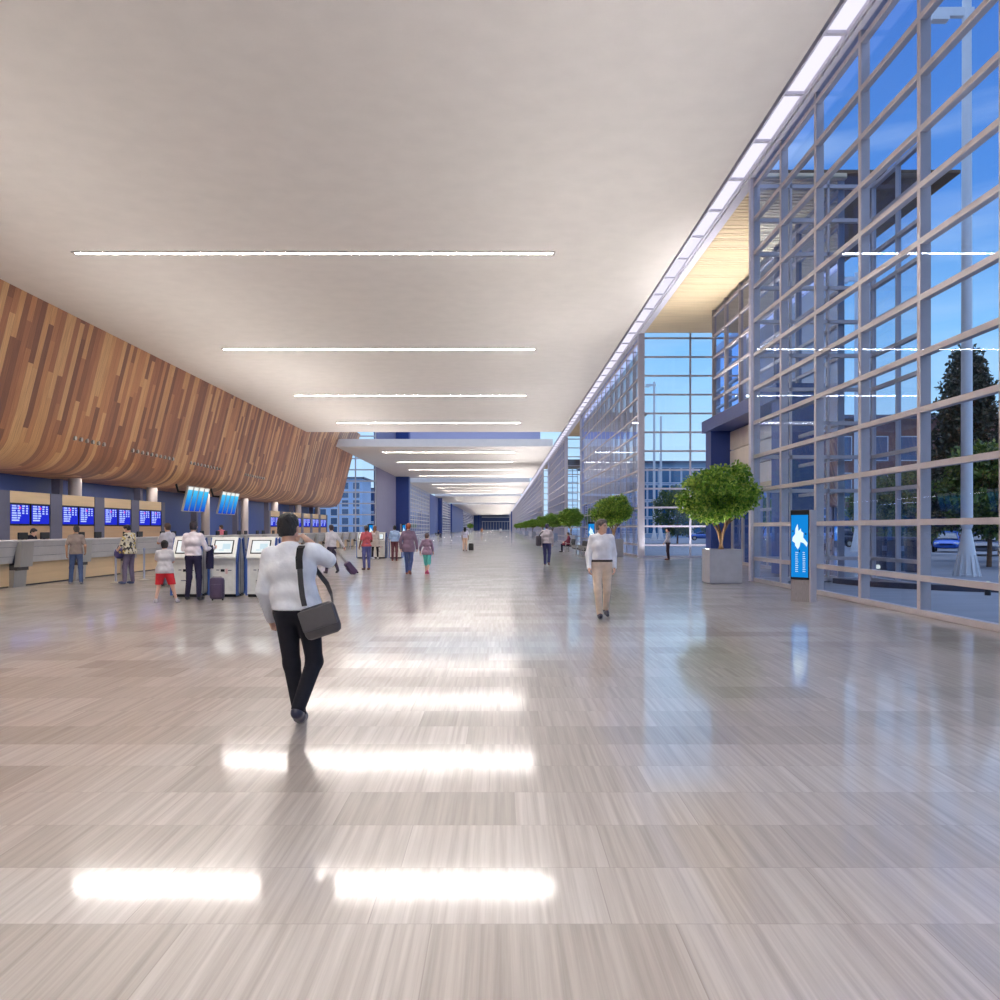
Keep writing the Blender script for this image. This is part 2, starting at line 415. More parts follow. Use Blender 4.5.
# bay one: return wall, wind screen, recessed wall above the portal, end wall
curtain((X1, 26.2), (11.5, 26.2), pitch=1.15, mw=.06, md=.14)
curtain((11.5, 26.2), (11.5, 22.9), pitch=1.65, mw=.06, md=.14)
def bay(y0, y1, full):
    yb = y1-4.9
    if full:
        curtain((10.6, y0+.2), (10.6, y0+4), pitch=1.9, mw=.06)
        curtain((10.6, y0+4), (10.6, yb), z0=6.75, pitch=2.4, mw=.06)
        curtain((10.6, yb), (14.2, yb), pitch=2.6, mw=.06)
        curtain((14.2, yb), (14.2, y1), pitch=2.5, mw=.06)
    else:
        curtain((10.6, y0), (10.6, y1), pitch=2.6, mw=.06)
    curtain((X1, y1), (14.2, y1), pitch=2.72, first=2.72, mw=.1, rh=.1, md=.08, rd=.05, mat=M_post)
    for yy in ((y1,) if full else (y0, y1)):
        struct(MB().box(X1-.17, X1+.17, yy-.17, yy+.17, 0, CZ).build('column', M_post))
    # timber slat soffit
    s = MB(); y = y0
    while y < y1-.05:
        s.box(7.95, 14.2 if y > yb else 10.7, y, y+.19, CZ-.06, CZ+.1); y += .26 if full else .5
    o = struct(s.build('ceiling_soffit', M_soffit))
    MB().box(7.95, 14.2, y0, y1, CZ+.1, CZ+.2).build('backing', M_softback, o)
bay(26.2, 47, True)
struct(MB().box(X1-.1, X1+.1, 26.1, 26.32, 0, CZ).build('column', M_post))
curtain((X1, 81), (X1, 47), first=2.6, off=.08)
bay(81, 100, False)
curtain((X1, 136), (X1, 100), first=2.6)
bay(136, 155, False)
curtain((X1, 700), (X1, 155), pitch=5.2, mw=.3, md=.2, rh=.16)
# portal of the entrance in bay one
pt = struct(MB().box(9.9, 10.85, 39.9, 40.9, 0, 6.2).box(9.75, 12.0, 30.0, 41.1, 6.2, 6.75).box(9.9, 12, 30.0, 31, 0, 6.2).build('wall_portal', M_blue2))
pp = MB()
for i in range(3): pp.box(10.8, 10.95, 31, 39.9, 3.5+.9*i, 3.5+.9*i+.84)
pp.build('cladding', M_cream, pt)
MB().box(10.96, 11.0, 31, 39.9, 3.48, 6.2).build('backing', M_darkslot, pt)
MB().box(10.5, 11.0, 31, 39.9, 3.3, 3.48).build('canopy', M_beige, pt)
dr = MB()
for y in (31.05, 32.8, 34.5, 35.45, 36.4, 38.1, 39.8): dr.box(10.83, 10.95, y-.05, y+.05, 0, 3.3)
for z in (.06, 2.4, 3.25): dr.box(10.84, 10.94, 31, 39.9, z-.06, z+.06)
d1 = struct(dr.build('door_1', M_alu))
MB().add([(10.89, 31, 0), (10.89, 39.9, 0), (10.89, 39.9, 3.3), (10.89, 31, 3.3)], [(0, 1, 2, 3)]).build('pane', M_glassdark, d1)

# ------------------------------------------------------------------ distant left side
curtain((-28.6, 150), (-21.85, 150), z1=24, pitch=3.6, first=3.1, mw=.22, rh=.22, zs=[.1+1.98*i for i in range(13)])
def wbox(nm, m, *a): return struct(MB().box(*a).build(nm, m))
wbox('wall_slate', M_purple, -22.3, -21.8, 150.2, 178, 0, 26)
wbox('wall_fin', M_blue2, -22.3, -19.1, 178, 181, 0, 26)
wbox('wall_fin', M_blue2, -22.3, -20.5, 300, 304, 0, CZ-.02)
wbox('wall_fin', M_blue2, -22.3, -21.8, 262, 300, 0, CZ-.02)
wbox('wall_fin', M_blue2, -22.3, -21.0, 372, 376, 0, CZ-.02)
wbox('wall_fin', M_blue2, -22.3, -21.8, 376, 500, 0, CZ-.02)
wbox('wall_fin', M_blue2, -18.0, -16.6, 690, 694, 0, CZ-.02)
wbox('wall_fin', M_blue2, 7.0, 8.3, 540, 546, 0, CZ-.02)
curtain((-21.8, 181), (-21.8, 262), pitch=5, mw=.25, rh=.2, rd=.2)
curtain((-21.8, 304), (-21.8, 372), pitch=6, mw=.3, rh=.3, rd=.2)
curtain((-21.8, 500), (-21.8, 700), pitch=12, mw=.8, rh=.3, rd=.2)
wbox('trim_9', pm('lavender_fascia', (176, 174, 204), .6), -20.4, 9, 190, 193, 18.5, 24)
ef = MB().box(-21.8, 7.9, 700, 701, 0, CZ).build('wall_far', pm('far_wall_blue', (66, 84, 130), .5)); struct(ef)
ed = MB()
for i in range(11): ed.box(-14.5+2.3*i-.12, -14.5+2.3*i+.12, 699.6, 700, 0, 7.2)
ed.box(-15, 9, 699.5, 700, 7.2, 7.6); ed.box(-15, 9, 699.5, 700, 10.6, 11.4); ed.box(-16.5, 9.4, 699.5, 700, 0, .5)
ed.build('frame', M_white, ef)

# ------------------------------------------------------------------ check-in desks
PITCH = 3.42
def counter():
    t = thing('check_in_counter', '', 'counter')
    hy = PITCH/2-.31
    fr = MB()
    # grey band leaning back towards the floor: three boards
    for z0, z1 in ((.665, .84), (.85, 1.10), (1.11, 1.25)):
        x0 = -.42*(1.29-z0)/1.29*.8; x1 = -.42*(1.29-z1)/1.29*.8
        fr.prism([(x0-.05, z0), (x0, z0), (x1, z1), (x1-.05, z1)], -hy, hy, 'xz')
    fr.build('front_panel', M_grey, t)
    MB().prism([(-.32, .04), (-.25, .04), (-.25, .66), (-.32, .66)], -hy, hy, 'xz').build('base_panel', M_beige, t)
    MB().box(-.36, -.27, -hy, hy, 0, .04).build('plinth', M_darkslot, t)
    MB().box(-1.0, .02, -hy, hy, 1.25, 1.29).build('worktop', M_grey, t)
    MB().box(-1.0, -.95, -hy, hy, 0, 1.25).build('back_panel', M_dgrey, t)
    return t
def pylon():
    # leaning pylon with luggage bay between two desks
    t = thing('luggage_drop', '', 'luggage drop'); hy = .005
    MB().box(-1.0, .1, hy, hy+.61, 1.25, 1.29).build('worktop', M_grey, t)
    MB().box(-1.0, -.95, hy, hy+.61, 0, 1.25).build('back_panel', M_dgrey, t)
    py = MB().prism([(-.12, .56), (.05, .56), (.10, 1.25), (-.05, 1.25)], hy, hy+.61, 'xz').build('pylon', M_steel, t)
    MB().box(-.5, -.05, hy+.02, hy+.6, .46, .6).build('slot', M_darkslot, py)
    MB().prism([(-.5, 0), (-.14, 0), (-.10, .47), (-.5, .47)], hy, hy+.61, 'xz').build('luggage_bay', M_steel, t)
    return t
CX = -13.2
C0 = counter(); cy0 = 23.6-PITCH/2
NC = 17
def monitor():
    t = thing('desk_monitor', '', 'monitor')
    s = MB().rbox(0, 0, .115, .02, .25, .10, .015).build('display', M_black, t)
    MB().box(-.1, .06, -.1, .1, 0, .01).build('foot', M_black, t)
    MB().box(-.03, 0, -.03, .03, .01, .05).build('stem', M_black, t)
    return t
MO = monitor()
for i in range(-1, NC):
    y = cy0+PITCH*(i)
    lb = f'pale grey and beige check-in counter section, {ORD[i+1]} along the desk row from the near end'
    if i == -1: C0.location = (CX, y, 0); C0['label'] = lb; C0['group'] = 'check-in counter sections'
    else: dup(C0, (CX, y, 0), 0, lb)
    lb = f'leaning steel luggage drop, {ORD[i+1]} between the check-in counters from the near end'
    if i == -1: Y0 = pylon(); Y0.location = (CX, y+PITCH/2-.31, 0); Y0['label'] = lb; Y0['group'] = 'luggage drops'
    else: dup(Y0, (CX, y+PITCH/2-.31, 0), 0, lb)
    if i < 11:
        for j, dy in enumerate((.75, 1.95)):
            lb = f'black desk monitor on the {ORD[i+1]} check-in counter, {("nearer", "farther")[j]} of its pair'
            if i == -1 and j == 0: MO.location = (CX-.7, y-.55, 1.29); MO['label'] = lb; MO['group'] = 'monitors on the check-in counters'
            else: dup(MO, (CX-.7, y-1.3+dy, 1.29), 0, lb)
# back wall units with twin blue displays
def unit():
    t = thing('desk_back_unit', '', 'wall unit')
    hw = PITCH/2
    MB().box(-.25, 0, -hw, -hw+.42, 0, 2.9).build('side_panel', M_dgrey, t)
    MB().box(-.25, 0, hw-.40, hw, 0, 2.9).build('side_panel', M_dgrey, t)
    MB().box(-.25, -.03, -hw+.42, hw-.40, 2.5, 2.9).build('header', M_beige, t)
    MB().box(-.25, -.04, -hw+.42, hw-.40, 0, 1.72).build('lower_panel', M_tan, t)
    MB().box(-.25, -.085, -hw+.42, hw-.40, 1.72, 2.5).build('recess', M_darkslot, t)
    return t
M_scr = emit_mat('screen_blue', (34, 44, 196), .85)
M_txt = emit_mat('screen_text', (176, 196, 255), .85)
M_red = emit_mat('screen_mark', (240, 90, 150), .85)
def display():
    t = thing('check_in_display', '', 'screen')
    MB().box(-.055, 0, -.63, .63, -.38, .38).build('bezel', M_black, t)
    MB().box(0, .008, -.57, .57, -.325, .325).build('screen', M_scr, t)
    tx = MB()
    # from the front the reading order runs towards larger y
    for r in range(7):
        z = .26-r*.082
        tx.box(.008, .011, -.5, -.5+R.uniform(.22, .34), z, z+.05)
        if r < 7: tx.box(.008, .011, -.16, -.16+R.uniform(.1, .2), z, z+.05)
        if r < 4:
            tx.box(.008, .011, .12, .12+R.uniform(.12, .2), z, z+.05); tx.box(.008, .011, .36, .36+R.uniform(.1, .16), z, z+.05)
    tx.build('text', M_txt, t)
    MB().lathe([(.05, .008), (.05, .012)], (0, -.02, .22), 14, 'x').build('mark', M_red, t)
    return t
U0 = unit(); D0 = display(); UX = -16.5
ub = [28.2+PITCH*k for k in (-1, 0, 1, 2, 3)] + [27.9+PITCH*k+.6*PITCH for k in (9, 10, 11, 12, 13, 14)]
for i, y in enumerate(ub):
    y += PITCH/2; lb = f'desk back unit with beige header, {ORD[i]} along the check-in wall from the near end'
    if i == 0: U0.location = (UX, y, 0); U0['label'] = lb; U0['group'] = 'desk back units'
    else: dup(U0, (UX, y, 0), 0, lb)
    for j in range(2):
        lb = f'blue check-in display on the {ORD[i]} desk back unit, {("nearer", "farther")[j]} one of its pair'
        p = (UX-.018, y-.66+1.30*j, 2.11)
        if i == 0 and j == 0: D0.location = p; D0['label'] = lb; D0['group'] = 'blue check-in displays'
        else: dup(D0, p, 0, lb)

# hanging flight boards on the timber
M_fid = None
def fid_mat():
    m, nt, out = newmat('flight_board_screen'); e = N(nt, 'ShaderNodeEmission'); tc = N(nt, 'ShaderNodeTexCoord')
    sp = N(nt, 'ShaderNodeSeparateXYZ'); nt.links.new(tc.outputs['Generated'], sp.inputs[0])
    rp = N(nt, 'ShaderNodeValToRGB')
    for i, (p, cc) in enumerate(((0, (20, 60, 190)), (.45, (36, 140, 222)), (.8, (70, 190, 240)), (.87, (90, 200, 240)), (.88, (240, 240, 236)))):
        el = rp.color_ramp.elements[i] if i < 2 else rp.color_ramp.elements.new(p)
        el.position = p; el.color = srgb(cc)
    nt.links.new(sp.outputs[2], rp.inputs[0]); nt.links.new(rp.outputs[0], e.inputs[0]); e.inputs[1].default_value = .8
    nt.links.new(e.outputs[0], out.inputs[0]); return m
M_fid = fid_mat()
def fids(label, x, y, z):
    t = thing('flight_board', label, 'flight board', (x, y, z), 0, None)
    M = Matrix.Rotation(math.radians(13), 4, 'Y')
    MB().box(-.12, 0, -2.35, 2.35, -.98, .98, M).build('frame', pm('board_frame', (170, 160, 150), .4), t)
    for k in range(4):
        c = -1.74+k*1.16
        MB().box(.0, .015, c-.45, c+.45, -.92, .92, M).build('screen', M_fid, t)
    b = MB()
    for yy in (-1.6, 1.6): b.tube([(-.1, yy, .5), (-.75, yy-.2, .55), (-.95, yy-.2, 1.3)], .09, 8)
    b.box(-.3, -.1, -1.9, 1.9, .3, .6, M); b.build('bracket', M_black, t)
fids('hanging flight board of four tall blue screens, nearer of the two under the timber', -23.4, 65.6, 3.85)
fids('hanging flight board of four tall blue screens, farther of the two under the timber', -23.35, 73.2, 3.78)

# ------------------------------------------------------------------ kiosks
M_kscr = emit_mat('kiosk_screen', (236, 240, 240), .8)
M_kmap = emit_mat('kiosk_picture', (200, 222, 232), .8)
def kiosk():
    t = thing('check_in_kiosk', '', 'kiosk')
    def half(s):
        M = Matrix.Rotation(0 if s > 0 else math.pi, 4, 'Z')
        MB().prism([(-.34, .07), (-.34, .88), (-.42, .92), (-.42, .95), (-.17, 1.42), (-.06, 1.42), (-.06, .07)], -.31, .31, 'yz', M).build('cabinet', M_kiosk, t)
        for q in (.31, -.345): MB().prism([(-.38, .04), (-.38, .84), (-.16, 1.40), (-.09, 1.36), (-.26, .8), (-.26, .12), (-.2, .04)], q, q+.035, 'yz', M).build('side_panel', M_kblue, t)
        # screen on the sloping console
        a = Vector((0, -.40, .985)); b = Vector((0, -.195, 1.37)); u = (b-a).normalized(); nrm = Vector((0, -u.z, u.y))
        S = M @ Matrix(((1, 0, 0, 0), (0, u.y, nrm.y, a.y), (0, u.z, nrm.z, a.z), (0, 0, 0, 1)))
        bz = MB().box(-.23, .23, .045, .40, -.004, .014, S).build('bezel', M_black, t)
        MB().box(-.205, .205, .068, .378, .014, .018, S).build('screen', M_kscr, bz)
        MB().box(-.02, .16, .16, .30, .018, .020, S).box(-.1, .02, .12, .15, .018, .020, S).build('picture', M_kmap, bz)
        d = MB().box(-.24, .24, -.352, -.34, .14, .82, M).build('door', pm('kiosk_door', (230, 228, 222), .4), t)
        MB().box(-.05, .04, -.365, -.352, .60, .66, M).build('card_reader', M_black, d)
        MB().box(-.16, -.09, -.356, -.352, .63, .65, M).box(.12, .2, -.356, -.352, .62, .64, M).box(-.1, .04, -.358, -.352, .38, .40, M).build('slot', M_dgrey, d)
        MB().box(.06, .11, -.357, -.352, .55, .67, M).build('sticker', pm('pink_sticker', (226, 190, 190), .5), d)
        MB().box(-.3, .3, -.31, -.05, 0, .07, M).build('plinth', M_black, t)
    half(1); half(-1)
    MB().box(-.3, .3, -.06, .06, .05, 1.36).build('spine', M_steel, t)
    return t
K0 = kiosk(); K0.location = (-7.43, 20.42, 0); K0['label'] = 'white and blue check-in kiosk at the left end of the near row'
dup(K0, (-6.54, 20.42, 0), 0, 'white and blue check-in kiosk in the middle of the near row, purple suitcase before it')
dup(K0, (-5.66, 20.42, 0), 0, 'white and blue check-in kiosk at the right end of the near row')
dup(K0, (-7.43, 46.4, 0), 0, 'white check-in kiosk in the far row, left end, behind the person in red top')
dup(K0, (-6.54, 46.4, 0), 0, 'white check-in kiosk in the far row beside the person in pale coat')
dup(K0, (-5.66, 46.4, 0), 0, 'white check-in kiosk in the far row behind the person in light blue shirt')

# ------------------------------------------------------------------ totems
M_tot = emit_mat('totem_screen', (20, 130, 212), .8)
M_totw = emit_mat('totem_map', (216, 240, 250), .85)
def totem(label, x, y, rz):
    t = thing('information_totem', label, 'totem', (x, y, 0), rz)
    MB().box(-.29, .29, .0, .22, 0, .50).build('plinth', M_stone, t)
    MB().box(-.285, .29, .06, .22, .5, 2.02).build('backing', M_stone, t)
    MB().box(.292, .325, -.03, .25, 0, 2.03).build('side_panel', M_alu, t)
    b = MB().rbox(0, .02, 1.26, .29, .05, .77, .02).build('bezel', M_black, t)
    MB().box(-.255, .255, -.036, -.031, .54, 1.92).build('screen', M_tot, b)
    mp = MB(); out = [(-.21, 1.42), (-.22, 1.34), (-.14, 1.30), (-.13, 1.24), (-.05, 1.16), (0, 1.22), (.03, 1.32), (.12, 1.30), (.22, 1.22), (.24, 1.30), (.16, 1.38), (.11, 1.42),
                      (.12, 1.52), (.05, 1.56), (.04, 1.62), (-.03, 1.56), (-.06, 1.72), (-.12, 1.62), (-.13, 1.50)]
    mp.prism(out, -.040, -.036, 'xz'); mp.build('floor_plan', M_totw, b)
    tx = MB()
    for c in (-.12, .1):
        for r in range(11):
            z = 1.08-r*.042
            tx.box(c, c+.018, -.039, -.036, z, z+.018); tx.box(c+.026, c+R.uniform(.06, .085), -.039, -.036, z+.003, z+.014)
    tx.build('directory_text', M_totw, b)
    mk = MB()
    for c in ((-.2, 1.56), (.19, 1.5), (0, 1.12)): mk.box(c[0]-.014, c[0]+.014, -.041, -.036, c[1]-.02, c[1]+.02)
    mk.build('marker', M_black, b)
    t.scale = (.8, .9, 1)
    return t
totem('tall blue screen information totem on a stone base by the near glass wall', 6.66, 18.85, math.radians(-50))
totem('blue information totem behind the man in beige trousers', 5.9, 54.8, math.radians(-25))
totem('blue information totem behind the far kiosks, beside the person in pale coat', -11.4, 75, math.radians(45))
totem('blue information totem at the dark blue wall by the person in grey blazer', -8.5, 75, math.radians(60))

# ------------------------------------------------------------------ trees
def leafcloud(name, centres, per, rad, size, mat, parent, seed=1, up=.4):
    g = np.random.default_rng(seed); n = len(centres)*per
    c = np.repeat(np.array(centres), per, 0)
    d = g.normal(size=(n, 3)); d /= np.linalg.norm(d, axis=1)[:, None]
    p = c+d*(g.random((n, 1))**.4)*np.array(rad)
    ax = g.normal(size=(n, 3)); ax[:, 2] -= .2; ax /= np.linalg.norm(ax, axis=1)[:, None]
    nn = g.normal(size=(n, 3)); nn[:, 2] += up*2
    sd = np.cross(ax, nn); sd /= np.linalg.norm(sd, axis=1)[:, None]
    L = size*(.7+.6*g.random((n, 1)))
    v = np.stack([p, p+ax*L*.5+sd*L*.26, p+ax*L, p+ax*L*.5-sd*L*.26], 1).reshape(-1, 3)
    me = bpy.data.meshes.new(name); me.vertices.add(len(v)); me.vertices.foreach_set('co', v.astype(np.float32).ravel())
    me.loops.add(4*n); me.loops.foreach_set('vertex_index', np.arange(4*n, dtype=np.int32))
    me.polygons.add(n); me.polygons.foreach_set('loop_start', np.arange(0, 4*n, 4, dtype=np.int32))
    me.update(calc_edges=True); me.materials.append(mat)
    o = bpy.data.objects.new(name, me); COL.objects.link(o); o.parent = parent
    return o
def planter_tree(label, x, y):
    t = thing('planter_tree', label, 'potted tree', (x, y, 0), 0, None)
    h = .475
    pl = MB(); pl.box(-h, h, -h, h, .03, .98); pl.box(-h+.04, h-.04, -h+.04, h-.04, 0, .03)
    pl.box(-h, -h+.06, -h, h, .98, 1.01); pl.box(h-.06, h, -h, h, .98, 1.01); pl.box(-h+.06, h-.06, -h, -h+.06, .98, 1.01); pl.box(-h+.06, h-.06, h-.06, h, .98, 1.01)
    pl.build('planter', M_concrete, t)
    MB().box(-h+.06, h-.06, -h+.06, h-.06, .97, .995).build('soil', M_soil, t)
    g = random.Random(3); tr = MB()
    tips = []
    for k, (dx, dy) in enumerate(((-.5, .1), (.15, -.3), (.45, .25), (-.15, .35))):
        b = Vector((.05*math.cos(k*1.7)-.02, .05*math.sin(k*1.7), .98)); e = Vector((dx, dy, 2.2)); mid = (b+e)/2+Vector((-.25*dx, -.25*dy, -.05))
        tr.tube([b, b.lerp(mid, .5), mid, mid.lerp(e, .5), e, e+Vector((dx*.6, dy*.6, .5))], [.045, .04, .036, .03, .024, .012], 8)
        for q in range(3):
            s = mid.lerp(e, .3+.3*q); a = g.uniform(0, 6.28); tr.tube([s, s+Vector((.25*math.cos(a), .25*math.sin(a), .2)), s+Vector((.55*math.cos(a), .55*math.sin(a), .38))], [.018, .014, .008], 6)
    tr.build('trunk', M_bark, t, True)
    cs = []
    while len(cs) < 120:
        q = Vector((g.uniform(-1, 1), g.uniform(-1, 1), g.uniform(-.75, 1)))
        if .45 < q.length < 1: cs.append((q.x*1.12-.08, q.y*1.12, 2.62+q.z*.82+.12*math.sin(3*q.x)))
    leafcloud('foliage', cs, 130, (.30, .30, .22), .115, M_leaf, t, 5)
    return t
T0 = planter_tree('nearest round green tree in a square pale planter by the entrance bay', 6.6, 25.3)
tl = [(49.2, 'round planter tree just behind the man in beige trousers', None), (79, 'third planter tree along the glass wall, beyond the blue totem', None), (107, 'fourth planter tree along the glass wall', None),
      (131, 'fifth planter tree along the glass wall, small with distance', None), (172, '', 1), (215, '', 1), (272, '', 1), (340, '', 1)]
for i, (y, lb, gq) in enumerate(tl):
    d = dup(T0, (6.6, y, 0), i*1.3, lb or 'tiny distant planter tree in the row along the far glass wall')
    if gq: d['group'] = 'distant planter trees along the glass wall'
dup(T0, (-11.2, 320, 0), 2, 'small distant planter tree on the left of the hall, by the far blue walls')
for o in list(T0.children): pass

# ------------------------------------------------------------------ people: bodies grown from distance fields
class Field:
    def __init__(s, lo, hi, res):
        s.lo = np.array(lo, float); s.res = res
        s.n = np.ceil((np.array(hi)-s.lo)/res).astype(int)+1
        s.f = np.full(s.n, .5, np.float32)
        s.ax = [s.lo[i]+res*np.arange(s.n[i]) for i in range(3)]
    def _blk(s, lo, hi):
        a = np.clip(np.floor((np.array(lo)-s.lo)/s.res).astype(int), 0, s.n); b = np.clip(np.ceil((np.array(hi)-s.lo)/s.res).astype(int)+1, 0, s.n)
        sl_ = tuple(slice(int(p), int(max(p, q))) for p, q in zip(a, b))
        return sl_, np.meshgrid(*[s.ax[i][sl_[i]] for i in range(3)], indexing='ij', sparse=True)
    def _join(s, sl_, d, k):
        f = s.f[sl_]
        if k > 0:
            h = np.clip(.5+.5*(f-d)/k, 0, 1); s.f[sl_] = f*(1-h)+d*h-k*h*(1-h)
        else: s.f[sl_] = np.minimum(f, d)
    def cap(s, a, b, ra, rb=None, k=.03):
        rb = ra if rb is None else rb; a = np.array(a, float); b = np.array(b, float); m = max(ra, rb)+.05+k
        sl_, (x, y, z) = s._blk(np.minimum(a, b)-m, np.maximum(a, b)+m)
        ba = b-a; L = max(float(ba @ ba), 1e-9)
        h = np.clip(((x-a[0])*ba[0]+(y-a[1])*ba[1]+(z-a[2])*ba[2])/L, 0, 1)
        d = np.sqrt((x-a[0]-h*ba[0])**2+(y-a[1]-h*ba[1])**2+(z-a[2]-h*ba[2])**2)-(ra+(rb-ra)*h)
        s._join(sl_, d.astype(np.float32), k)
    def ell(s, c, r, Rm=None, k=.02, sub=False):
        c = np.array(c, float); r = np.array(r, float); m = r.max()+.05+k
        sl_, (x, y, z) = s._blk(c-m, c+m)
        px, py, pz = x-c[0], y-c[1], z-c[2]
        if Rm is not None:
            Q = np.array(Rm).T
            px, py, pz = (Q[i, 0]*px+Q[i, 1]*py+Q[i, 2]*pz for i in range(3))
        k0 = np.sqrt((px/r[0])**2+(py/r[1])**2+(pz/r[2])**2); k1 = np.sqrt((px/r[0]**2)**2+(py/r[1]**2)**2+(pz/r[2]**2)**2)+1e-9
        d = (k0*(k0-1)/k1).astype(np.float32)
        if sub: s.f[sl_] = np.maximum(s.f[sl_], -d)
        else: s._join(sl_, d, k)
    def plane(s, p, n):
        """keep the side the normal points away from"""
        x, y, z = np.meshgrid(*s.ax, indexing='ij', sparse=True)
        s.f = np.maximum(s.f, ((x-p[0])*n[0]+(y-p[1])*n[1]+(z-p[2])*n[2]).astype(np.float32))
    def mesh(s, name, mat, parent):
        f = s.f; neg = f < 0
        c = [neg[i:f.shape[0]-1+i, j:f.shape[1]-1+j, k:f.shape[2]-1+k] for i in (0, 1) for j in (0, 1) for k in (0, 1)]
        cnt = sum(q.astype(np.int8) for q in c); act = (cnt > 0) & (cnt < 8)
        ii = np.argwhere(act)
        if not len(ii): return None
        cor = np.array([(i, j, k) for i in (0, 1) for j in (0, 1) for k in (0, 1)])
        val = np.stack([f[tuple((ii+q).T)] for q in cor], 1)
        acc = np.zeros((len(ii), 3)); num = np.zeros(len(ii))
        for a in range(8):
            for b in range(a+1, 8):
                if np.abs(cor[a]-cor[b]).sum() != 1: continue
                m_ = (val[:, a] < 0) != (val[:, b] < 0); va, vb = val[m_, a], val[m_, b]; t = va/(va-vb)
                acc[m_] += cor[a]+t[:, None]*(cor[b]-cor[a]); num[m_] += 1
        v = s.lo+s.res*(ii+acc/num[:, None])
        vid = np.full(act.shape, -1, np.int64); vid[act] = np.arange(len(ii))
        faces = []
        for axd in range(3):
            o1, o2 = [(1, 2), (2, 0), (0, 1)][axd]
            n0 = [slice(1, -1)]*3; n0[axd] = slice(0, -1); n1 = [slice(1, -1)]*3; n1[axd] = slice(1, None)
            a_, b_ = neg[tuple(n0)], neg[tuple(n1)]; e = np.argwhere(a_ != b_); off = np.ones(3, int); off[axd] = 0
            if not len(e): continue
            e = e+off; pos_ = a_[tuple((e-off).T)]
            d1 = np.zeros(3, int); d1[o1] = 1; d2 = np.zeros(3, int); d2[o2] = 1
            q = np.stack([vid[tuple((e-d1-d2).T)], vid[tuple((e-d2).T)], vid[tuple(e.T)], vid[tuple((e-d1).T)]], 1)
            q[~pos_] = q[~pos_][:, ::-1]; faces.append(q)
        F = np.concatenate(faces); F = F[(F >= 0).all(1)]
        me = bpy.data.meshes.new(name); me.vertices.add(len(v)); me.vertices.foreach_set('co', v.astype(np.float32).ravel())
        me.loops.add(4*len(F)); me.loops.foreach_set('vertex_index', F.astype(np.int32).ravel())
        me.polygons.add(len(F)); me.polygons.foreach_set('loop_start', np.arange(0, 4*len(F), 4, dtype=np.int32))
        me.polygons.foreach_set('use_smooth', np.ones(len(F), bool))
        me.update(calc_edges=True); me.validate(); me.materials.append(mat)
        o = bpy.data.objects.new(name, me); COL.objects.link(o); o.parent = parent
        return o

JD = dict(P=(0, 0, .95), W=(0, 0, 1.10), C=(0, .0, 1.29), NK=(0, -.01, 1.46), H=(0, .02, 1.625),
          LS=(-.165, 0, 1.42), RS=(.165, 0, 1.42), LE=(-.212, -.03, 1.13), RE=(.212, -.03, 1.13), LW=(-.215, .05, .88), RW=(.215, .05, .88),
          LH=(-.09, 0, .92), RH=(.09, 0, .92), LK=(-.10, .02, .50), RK=(.10, .02, .50), LA=(-.10, -.03, .09), RA=(.10, -.03, .09),
          LT=(-.115, .15, .03), RT=(.115, .15, .03))
SKIN = {'light': (222, 178, 154), 'tan': (198, 150, 118), 'brown': (124, 84, 62)}
def cloth(c): return pm('cloth_%d_%d_%d' % c, c, .8, var=.1, scale=9, bump=.35, bscale=16, spec=.2)

